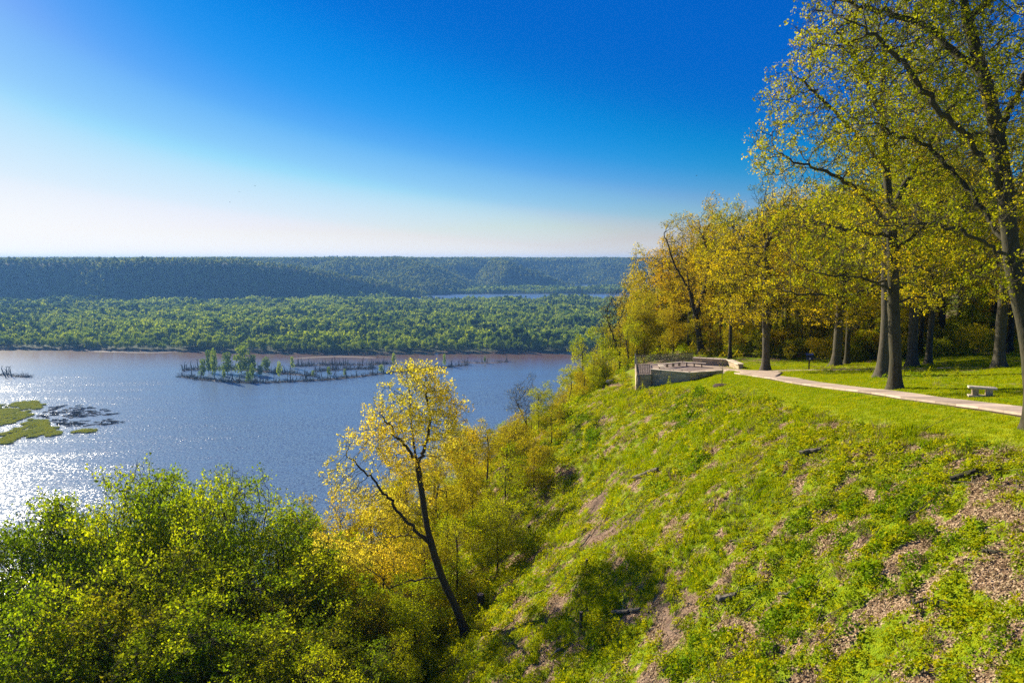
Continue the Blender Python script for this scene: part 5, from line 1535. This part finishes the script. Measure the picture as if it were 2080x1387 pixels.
def rock(name, px, py, size, label, mat, seed):
    import bmesh
    c = on_ground(px, py)
    bm = bmesh.new(); bmesh.ops.create_icosphere(bm, subdivisions=3, radius=0.5)
    for v in bm.verts:
        p = v.co; k = 1 + 0.35 * (float(fbm(np.array([p.x * 2.1 + seed]), np.array([p.y * 2.1 + p.z * 1.7]), 3, seed)[0]) - 0.5)
        v.co = Vector((p.x * size[0] * k, p.y * size[1] * k, max(-0.5, min(0.36, p.z)) * size[2] * k))
    me = bpy.data.meshes.new(name); bm.to_mesh(me); bm.free(); me.materials.append(mat)
    o = link(name, me, None, (c[0], c[1], c[2] + size[2] * 0.15), (0, 0, seed))
    tag(o, label, 'rock')
rock('flat_rock', 1240, 776, (1.3, 0.8, 0.45), 'flat pinkish rock lying in the grass left of the overlook', M['cap'], 4)

# ------------------------------------------------------------------ stumps, logs and branches on the cleared slope
def stump(px, py, r_, h, label, seed, lean=(0, 0)):
    rg = np.random.default_rng(seed); c = on_ground(px, py)
    e = empty('tree_stump', (c[0], c[1], c[2] - 0.1)); e.rotation_euler = (lean[0], lean[1], 0)
    n = 14; V = []; 
    for j, (z, k) in enumerate(((0, 1.5), (0.12, 1.12), (h * 0.5, 1.0), (h + 0.1, 0.96))):
        for i in range(n):
            a = i * 2 * math.pi / n; q = r_ * k * (1 + 0.10 * math.sin(3 * a + seed) + rg.uniform(-.04, .04))
            V.append((math.cos(a) * q, math.sin(a) * q, z + (rg.uniform(-.02, .02) if j == 3 else 0)))
    F = [(j * n + i, j * n + (i + 1) % n, (j + 1) * n + (i + 1) % n, (j + 1) * n + i) for j in range(3) for i in range(n)]
    link('stem', mesh_np('stem', V, F, mats=[M['bark_dark']], smooth=False), e)
    V2 = [(0, 0, h + 0.11)] + V[3 * n:]
    link('cut_face', mesh_np('cut_face', V2, None, [(0, 1 + i, 1 + (i + 1) % n) for i in range(n)], mats=[M['cutwood']]), e)
    tag(e, label, 'stump')
stump(976, 1232, 0.24, 0.85, 'tall dark stump right of the leaning tree trunk', 1)
stump(1079, 1085, 0.16, 0.75, 'narrow leaning stump halfway up the brushy strip', 2, (0, R(-14)))
stump(1187, 1082, 0.15, 0.30, 'short stump in the herbs right of the narrow leaning stump', 3)
stump(1048, 1064, 0.10, 0.35, 'small stub just left of the narrow leaning stump', 4)
stump(880, 1292, 0.2, 0.35, 'low blackened stump below the leaning tree', 5)
stump(1180, 1280, 0.08, 0.9, 'thin broken stem standing among the herbs low on the slope', 6)
stump(1186, 1165, 0.07, 0.8, 'slim snapped stem standing in the dark nettle patch', 7, (0, R(10)))

def log(px0, py0, px1, py1, r_, mat, label, cat='log', seed=0, branches=0):
    rg = np.random.default_rng(seed + 900)
    a = on_ground(px0, py0); b = on_ground(px1, py1)
    n = 8; P = []
    for i in range(n + 1):
        f = i / n; p = a + (b - a) * f
        p[:2] += rg.normal(0, 0.03, 2) * (1 if cat == 'log' else 2.4)
        P.append([p[0], p[1], gz(p[0], p[1]) + r_ * 0.8 + (0.10 if branches else 0.03) + rg.uniform(0, 0.03)])
    P = np.array(P); z = P[:, 2]; P[:, 2] = 0.5 * z + 0.5 * np.linspace(z[0], z[-1], n + 1) + 0.02
    o0 = P[0].copy(); P -= o0
    T = np.gradient(P, axis=0); rad = np.linspace(r_, r_ * (0.85 if cat == 'log' else 0.3), n + 1)
    V, F = tubes(P[:-1], P[1:], rad[:-1], rad[1:], T[:-1], T[1:], 8)
    nb = len(V)
    # end caps
    caps = [list(range(7, -1, -1)), [nb - 8 + k for k in range(8)]]
    Vs, Fs = [V], [F]
    for k in range(branches):
        i = rg.integers(2, n - 1); d = T[i] / np.linalg.norm(T[i]) + rg.normal(0, 0.8, 3); d[2] = abs(d[2]) * 0.35 + 0.05; d /= np.linalg.norm(d)
        L = rg.uniform(0.3, 0.9); m_ = P[i] + d * L * 0.5; e_ = m_ + (d + rg.normal(0, 0.3, 3)) * L * 0.5
        V2, F2 = tubes(np.array([P[i], m_]), np.array([m_, e_]), np.array([rad[i] * .6, rad[i] * .4]), np.array([rad[i] * .4, rad[i] * .15]), np.array([d, d]), np.array([d, d]), 5)
        Fs.append(F2 + sum(len(q) for q in Vs)); Vs.append(V2)
    me = bpy.data.meshes.new(cat)
    allV = np.concatenate(Vs); allF = [tuple(f) for f in np.concatenate(Fs).tolist()] + [tuple(c) for c in caps]
    me.from_pydata(allV.tolist(), [], allF); me.materials.append(mat); me.update()
    o = link('fallen_log' if cat == 'log' else 'dead_branch', me, None, tuple(o0))
    tag(o, label, cat)
BK, DW = M['bark'], M['dead_wood']
log(1287, 977, 1334, 960, 0.15, M['dead_wood'], 'thick brown log on the upper left of the herb slope', 'log', 1)
log(1455, 1223, 1494, 1221, 0.12, DW, 'short pale log in the middle of the lower slope', 'log', 2)
log(1625, 925, 1668, 919, 0.10, DW, 'short pale log high on the slope under the lawn edge', 'log', 3)
log(1245, 1247, 1300, 1243, 0.09, DW, 'thin grey log among the herbs of the lower left slope', 'log', 4)
log(1932, 985, 1984, 968, 0.10, M['bark'], 'dark broken log at the right of the slope, near a forked branch', 'log', 5, 2)
log(2005, 990, 2030, 962, 0.05, M['bark'], 'forked grey branch beside the dark broken log', 'branch', 6, 3)
log(1845, 1238, 1925, 1232, 0.06, M['bark_grey'], 'curved grey branch with offshoots on the bare leaf patch at lower right', 'branch', 7, 4)
log(1855, 1262, 1870, 1230, 0.045, M['bark_grey'], 'short upright grey branch crossing the curved grey branch', 'branch', 8, 1)
log(1585, 1215, 1640, 1203, 0.05, DW, 'slender pale branch lying right of the short pale log', 'branch', 9, 1)
log(1480, 1105, 1530, 1112, 0.05, M['bark'], 'dark stick lying in the middle of the slope', 'branch', 10, 2)
log(1505, 1128, 1535, 1105, 0.04, DW, 'pale stick crossing the dark stick in mid slope', 'branch', 11, 1)
log(1820, 1060, 1860, 1048, 0.06, M['bark'], 'dark branch on the right half of the slope, below the grassy patch', 'branch', 12, 1)
log(1885, 965, 1925, 995, 0.03, M['bark'], 'long thin dark twig left of the dark broken log', 'branch', 13, 1)
log(1990, 1128, 2040, 1134, 0.06, M['bark'], 'dark branch at the right edge of the slope above a bare patch', 'branch', 14, 0)
log(1350, 1370, 1392, 1350, 0.06, DW, 'arched dead branch at the bottom edge of the slope', 'branch', 15, 2)
log(1556, 1342, 1588, 1318, 0.07, M['bark_grey'], 'pale mossy branch at the bottom middle of the slope', 'branch', 16, 1)
log(1380, 1040, 1410, 1030, 0.05, DW, 'small pale stick on the upper left herb slope', 'branch', 17, 1)
log(1120, 1338, 1160, 1310, 0.07, DW, 'split pale branch in the brush pile at bottom centre', 'branch', 18, 3)
log(1085, 1215, 1120, 1195, 0.05, DW, 'pale branch right of the tall dark stump', 'branch', 19, 2)
log(805, 1345, 855, 1344, 0.06, DW, 'pale straight branch below the leaning tree at the bottom', 'branch', 20, 1)
log(1300, 955, 1262, 966, 0.05, DW, 'grey stick beside the thick brown log', 'branch', 21, 2)
log(1200, 1090, 1160, 1140, 0.06, DW, 'long weathered branch slanting down the brushy strip', 'branch', 22, 3)

# ------------------------------------------------------------------ drowned island, snags and drift in the river
def wpt(px, py): return on_plane(px, py, 0.0)
def bank(name, pix, width, label, mat, h=0.5, seed=0):
    """low winding mud bank through the photograph points"""
    P = np.array([wpt(*q)[:2] for q in pix]); P = resample(smooth_path(P, 2), 5.0)
    rg = np.random.default_rng(seed); n = len(P)
    T = np.gradient(P, axis=0); T /= np.linalg.norm(T, axis=1)[:, None]; Nn = np.stack([-T[:, 1], T[:, 0]], 1)
    V = []; prof = ((-1, -0.6), (-0.6, 0.35), (0, 1.0), (0.6, 0.5), (1, -0.6))
    for i in range(n):
        f = i / (n - 1); w = width * (0.35 + 0.65 * math.sin(math.pi * min(1, max(0.03, f))) ** 0.5) * (0.6 + 0.8 * float(fbm(np.array([P[i, 0] / 14.]), np.array([P[i, 1] / 14.]), 2, seed)[0]))
        for a, z in prof:
            p = P[i] + Nn[i] * a * w; V.append((p[0], p[1], z * h * (0.7 + 0.6 * rg.random())))
    k = len(prof)
    F = [(i * k + j, (i + 1) * k + j, (i + 1) * k + j + 1, i * k + j + 1) for i in range(n - 1) for j in range(k - 1)]
    c = np.array([P[:, 0].mean(), P[:, 1].mean(), 0])
    o = link(name, mesh_np(name, np.array(V) - c, F, mats=[mat]), None, tuple(c)); o['kind'] = 'structure'
    return P
B1 = bank('mud_bank', [(368, 765), (420, 772), (500, 778), (600, 775), (700, 769), (780, 758), (880, 749), (950, 741)], 6, '', M['mud'], 0.7, 1)
B2 = bank('mud_bank', [(372, 752), (430, 748), (500, 750), (560, 757), (640, 764)], 8, '', M['mud'], 0.6, 2)
B3 = bank('mud_bank', [(590, 744), (660, 741), (740, 741), (800, 738)], 6, '', M['mud'], 0.5, 3)
B4 = bank('sand_bar', [(590, 729), (650, 725), (700, 724), (765, 727)], 10, '', M['sand'], 0.5, 4)
B5 = bank('mud_bank', [(640, 754), (700, 750), (760, 748)], 5, '', M['mud'], 0.4, 5)
B6 = bank('mud_bank', [(935, 735), (980, 738), (1030, 735)], 5, '', M['sand'], 0.5, 6)
B7 = bank('mud_bank', [(0, 762), (30, 763), (60, 766)], 3, '', M['mud'], 0.4, 7)
bank('sand_bar', [(100, 705), (200, 714), (260, 715)], 9, '', M['sand'], 0.5, 8)
bank('sand_bar', [(255, 716), (330, 716), (350, 715)], 6, '', M['sand'], 0.5, 9)

# dead standing trunks
snag_me = []
for i in range(6):
    rg = np.random.default_rng(700 + i)
    pts_ = [np.array([0, 0, -1.5])]
    for k in range(4): pts_.append(pts_[-1] + np.array([rg.normal(0, 0.25), rg.normal(0, 0.25), 1.9 + (1.5 if k == 0 else 0)]))
    pts_ = np.array(pts_); T = np.gradient(pts_, axis=0); rad = np.array([0.52, 0.44, 0.36, 0.26, 0.14])
    V, F = tubes(pts_[:-1], pts_[1:], rad[:-1], rad[1:], T[:-1], T[1:], 6)
    Vs, Fs = [V], [F]
    for k in range(3 + i % 2):
        j = rg.integers(2, 5); d = np.array([rg.normal(), rg.normal(), 0.7]); d /= np.linalg.norm(d)
        V2, F2 = tubes(pts_[j][None] - 0, (pts_[j] + d * rg.uniform(0.8, 1.9))[None], np.array([0.16]), np.array([0.08]), d[None], d[None], 4)
        Fs.append(F2 + sum(len(q) for q in Vs)); Vs.append(V2)
    snag_me.append(mesh_np('dead_trunk', np.concatenate(Vs), np.concatenate(Fs), mats=[M['drift']]))
sg = np.random.default_rng(77)
def snag(x, y, h, label, group):
    o = link('dead_tree', snag_me[sg.integers(0, 6)], None, (x, y, -0.2), (sg.normal(0, .12), sg.normal(0, .12), sg.uniform(0, 6.28)), (h / 7 * 1.2, h / 7 * 1.2, h / 7))
    tag(o, label, 'dead tree', group)
def along(P, f): 
    k = f * (len(P) - 1); i = int(k); return P[i] + (P[min(i + 1, len(P) - 1)] - P[i]) * (k - i)
for P, n_, sp_, wh in ((B1, 110, 7, 'front mud bank'), (B2, 66, 14, 'tree-covered left part'), (B3, 52, 9, 'back mud bank'), (B5, 40, 12, 'middle mud bank'), (B6, 6, 6, 'detached sand spit')):
    for i in range(n_):
        p = along(P, sg.random()) + sg.normal(0, sp_ * 0.5, 2)
        snag(p[0], p[1], sg.uniform(3.5, 10.5) * (0.8 if sg.random() < .5 else 1), 'bare dead trunk standing along the %s of the drowned river island' % wh, 'dead trunks on the drowned island')
for i in range(7):
    p = wpt(sg.uniform(2, 26), sg.uniform(760, 768)); snag(p[0], p[1], sg.uniform(5, 13), 'bare dead trunk by the small snag cluster at the left edge of the river', 'dead trunks at the left river edge')

# living trees of the island
IS = [far_tree_mesh('island_tree', 440 + i, M['leaf_far'], 18, 6.2, 1300, 1.0, low=0.10) for i in range(3)]
IT = [(436, 770, 62, 22), (412, 765, 40, 20), (462, 758, 46, 34), (490, 757, 60, 44), (512, 760, 42, 30), (540, 755, 30, 26), (424, 757, 50, 20), (505, 777, 24, 20), (528, 762, 22, 18), (568, 768, 34, 14), (512, 772, 34, 14),
      (668, 763, 20, 12), (800, 741, 24, 12), (903, 744, 28, 9), (985, 738, 14, 7), (775, 757, 18, 14), (594, 748, 26, 12), (455, 770, 20, 12), (636, 765, 14, 8), (700, 762, 14, 8)]
ILAB = ['tall narrow tree at the front left of the drowned island', 'low tree left of the tall narrow island tree', 'leafy tree between the narrow tree and the big island dome', 'biggest domed tree of the drowned island', 'leafy tree at the right shoulder of the big island dome',
        'separate rounded tree right of the big island dome', 'slim tree at the far left end of the island', 'low round bush at the waterline before the big dome', 'small bush right of the low round bush', 'thin willow among the dead trunks right of the dome',
        'thin willow just in front of the big dome', 'single green willow midway along the front mud bank', 'small green tree on the back bank, behind the golden tree top', 'small pointed tree at the right tip of the mud bank', 'tiny lone tree on the detached sand spit',
        'bush on the front bank behind the golden tree', 'slim willow standing on the back bank', 'small willow at the waterline left of the big dome', 'tiny shrub on the front mud bank left of the midway willow', 'tiny shrub on the front mud bank right of the midway willow']
for (px, py, hp, wp), lab in zip(IT, ILAB):
    p = wpt(px, py); sc1 = p[1] / FPX
    h = hp * sc1; w = wp * sc1
    o = link('island_tree', IS[sg.integers(0, 3)], None, (p[0], p[1], 0.1), (0, 0, sg.uniform(0, 6.28)), (w / 12.5, w / 12.5, h / 18))
    tag(o, lab, 'tree', 'trees of the drowned island')

bs = [stick_mesh('flood_brush', 590 + i, M['drift'], 26, 3.2) for i in range(2)]
bp = []
for P, n_, sp_ in ((B1, 330, 5), (B2, 200, 11), (B3, 120, 5), (B5, 90, 6), (B6, 20, 3), (B7, 30, 3)):
    for i in range(n_): bp.append(along(P, sg.random()) + sg.normal(0, sp_ * 0.45, 2))
bp = np.array(bp)
scatter('flood_brushwood', np.stack([bp[:, 0], bp[:, 1], bp[:, 0] * 0 + 0.4], 1), np.stack([sg.normal(0, .5, len(bp)), sg.normal(0, .5, len(bp)), sg.uniform(0, 6.28, len(bp))], 1), sg.uniform(0.8, 1.6, len(bp)), sg.integers(0, 2, len(bp)), [proto('p', h) for h in bs], 'tangled dead brush along the mud banks of the drowned island')
# marsh grass patches and the drift raft, lower left
def marsh(pix, label, seed):
    P = np.array([wpt(*q)[:2] for q in pix]); c = P.mean(0)
    n = len(P); V = [(0, 0, 0.2)]
    rg = np.random.default_rng(seed); P0_ = P
    for k, z in ((0.4, 0.15), (0.6, 0.08), (0.74, -0.5)):
        for q in P: V.append(((q[0] - c[0]) * k, (q[1] - c[1]) * k, z))
    F = [(0, 1 + i, 1 + (i + 1) % n) for i in range(n)]
    F4 = [(1 + r_ * n + i, 1 + (r_ + 1) * n + i, 1 + (r_ + 1) * n + (i + 1) % n, 1 + r_ * n + (i + 1) % n) for r_ in range(2) for i in range(n)]
    o = link('marsh_flat', mesh_np('marsh_flat', V, F4, F, mats=[M['marsh_soil']]), None, (c[0], c[1], 0)); o['kind'] = 'structure'
    return P
M['marsh_soil'] = flat('marsh_soil', (0.14, 0.17, 0.03), 0.9)
def inside(P, x, y):
    r_ = np.zeros(len(x), bool); n = len(P)
    for i in range(n):
        x0, y0 = P[i]; x1, y1 = P[(i + 1) % n]
        c = ((y0 > y) != (y1 > y)) & (x < (x1 - x0) * (y - y0) / (y1 - y0 + 1e-9) + x0); r_ ^= c
    return r_
MPs = [marsh([(-30, 835), (0, 832), (40, 833), (50, 842), (42, 856), (20, 864), (0, 868), (-30, 872)], '', 1),
       marsh([(20, 820), (50, 816), (75, 818), (88, 822), (78, 830), (60, 834), (48, 830), (30, 826)], '', 2),
       marsh([(-20, 890), (0, 882), (40, 872), (58, 852), (72, 850), (90, 860), (108, 870), (100, 880), (70, 886), (40, 896), (20, 900), (-20, 900)], '', 3),
       marsh([(96, 880), (112, 873), (130, 872), (120, 882), (104, 884)], '', 4), marsh([(150, 876), (170, 873), (196, 875), (176, 879)], '', 5), marsh([(-30, 822), (0, 824), (10, 828), (-30, 830)], '', 6)]
mg = [grass_mesh('marsh_clump', 570 + i, M['marsh'], 90, 1.6, 1.3, 0.16) for i in range(2)]
XX, YY = [], []
for P in MPs:
    X, Y = jgrid(P[:, 0].min() - 6, P[:, 0].max() + 6, P[:, 1].min() - 12, P[:, 1].max() + 12, 1.5, sg)
    m = inside(P, X + 14 * (fbm(X / 9, Y / 14, 3, 19) - .5), Y + 30 * (fbm(X / 9, Y / 14, 3, 29) - .5)) & (fbm(X / 5, Y / 12, 3, 9) > 0.40); XX.append(X[m]); YY.append(Y[m])
X = np.concatenate(XX); Y = np.concatenate(YY)
scatter('marsh_grass', np.stack([X, Y, X * 0 + 0.15], 1), np.stack([X * 0, X * 0, sg.uniform(0, 6.28, len(X))], 1), sg.uniform(0.6, 1.3, len(X)), sg.integers(0, 2, len(X)), [proto('p', h) for h in mg], 'yellow-green marsh grass on the low flats at the left of the river')
print('marsh', len(X))
lg_me = []
for i in range(5):
    rg = np.random.default_rng(750 + i); pts_ = np.array([[-3, 0, 0], [-1, rg.normal(0, .2), .1], [1, rg.normal(0, .2), .05], [3, 0, 0.1]], float); T = np.gradient(pts_, axis=0)
    rad = np.array([0.34, 0.30, 0.26, 0.16]); V, F = tubes(pts_[:-1], pts_[1:], rad[:-1], rad[1:], T[:-1], T[1:], 6)
    d = np.array([0.4, 0.5 * (-1) ** i, 0.8]); V2, F2 = tubes(pts_[1:2], pts_[1:2] + d * 1.3, np.array([.12]), np.array([.04]), d[None], d[None], 4)
    lg_me.append(mesh_np('drift_log', np.concatenate([V, V2]), np.concatenate([F, F2 + len(V)]), mats=[M['drift']]))
raft = np.array([wpt(*q)[:2] for q in [(80, 845), (100, 828), (140, 823), (180, 824), (225, 833), (240, 840), (205, 846), (225, 852), (268, 856), (215, 864), (150, 868), (110, 862), (90, 856)]])
cnt = 0
while cnt < 230:
    x = sg.uniform(raft[:, 0].min(), raft[:, 0].max()); y = sg.uniform(raft[:, 1].min(), raft[:, 1].max())
    if not inside(raft, np.array([x]), np.array([y]))[0]: continue
    if vnoise(np.array([x / 9]), np.array([y / 22]), 3)[0] < 0.36: continue
    s_ = sg.uniform(0.5, 1.25)
    o = link('drift_log', lg_me[sg.integers(0, 5)], None, (x, y, 0.15 + sg.uniform(0, .25)), (sg.normal(0, .06), sg.normal(0, .08), sg.normal(0.1, 0.55)), (s_, s_ * 1.2, s_ * 1.2))
    tag(o, 'dark wet log in the %s %s of the driftwood raft beside the marsh grass' % ('upper' if y > raft[:, 1].mean() else 'lower', 'left' if x < raft[:, 0].mean() else 'right'), 'log', 'logs of the driftwood raft'); cnt += 1
for P, n_ in ((B1, 26), (B2, 14), (B7, 6)):
    for i in range(n_):
        p = along(P, sg.random()) + sg.normal(0, 3, 2)
        o = link('drift_log', lg_me[sg.integers(0, 5)], None, (p[0], p[1], 0.5), (0, sg.normal(0, .05), sg.normal(0.0, 0.5)), (1.1, 1.1, 1.1))
        tag(o, 'washed-up log lying along the mud banks of the drowned island', 'log', 'logs on the island banks')

# ------------------------------------------------------------------ birds far off over the valley
def bird(px, py, Y, label, rz):
    p = at(px, py, Y)
    e = empty('bird', tuple(p), rz)
    V, F = tubes(np.array([[-0.22, 0, 0], [0, 0, 0.0]]), np.array([[0, 0, 0], [0.26, 0, 0.0]]), np.array([0.03, 0.08]), np.array([0.08, 0.02]), np.array([[1., 0, 0]] * 2), np.array([[1., 0, 0]] * 2), 6)
    link('body', mesh_np('body', V, F, mats=[M['bird']], smooth=True), e)
    for s_ in (-1, 1):
        V = [(-0.10, 0.05 * s_, 0.02), (0.12, 0.05 * s_, 0.02), (0.08, 0.35 * s_, 0.16), (-0.10, 0.35 * s_, 0.15), (-0.14, 0.72 * s_, 0.08)]
        V2 = [(x, y, z - 0.015) for x, y, z in V]
        me = bpy.data.meshes.new('wing'); me.from_pydata(V + V2, [], [(0, 1, 2, 3), (3, 2, 4), (8, 7, 6, 5), (8, 9, 7), (1, 6, 7, 2), (2, 7, 9, 4), (4, 9, 8, 3), (3, 8, 5, 0), (0, 5, 6, 1)]); me.materials.append(M['bird']); me.update()
        link('wing', me, e)
    tag(e, label, 'bird')
bird(1415, 357, 260, 'tiny dark bird in the sky left of the oaks', 0.4)
bird(518, 378, 330, 'tiny dark bird high over the valley, uppermost of three', 1.0)
bird(487, 390, 330, 'tiny dark bird over the valley, middle of three', 2.0)
bird(467, 411, 330, 'tiny dark bird over the valley, lowest of three', 0.2)

# ------------------------------------------------------------------ haze: one even box of air round the whole scene
def haze():
    V, F = box_arrays((-650, 3550, 84.0), (11200, 8300, 183.0))     # z -7.5 .. 175.5
    m, n, out = nodes('haze')
    v = n.nodes.new('ShaderNodeVolumePrincipled')
    v.inputs['Color'].default_value = (0.19, 0.47, 1.0, 1)
    v.inputs['Density'].default_value = 0.00008
    v.inputs['Anisotropy'].default_value = 0.2
    n.links.new(v.outputs[0], out.inputs['Volume'])
    o = link('haze', mesh_np('haze', V, F, mats=[m]))
    tag(o, kind='stuff')
haze()
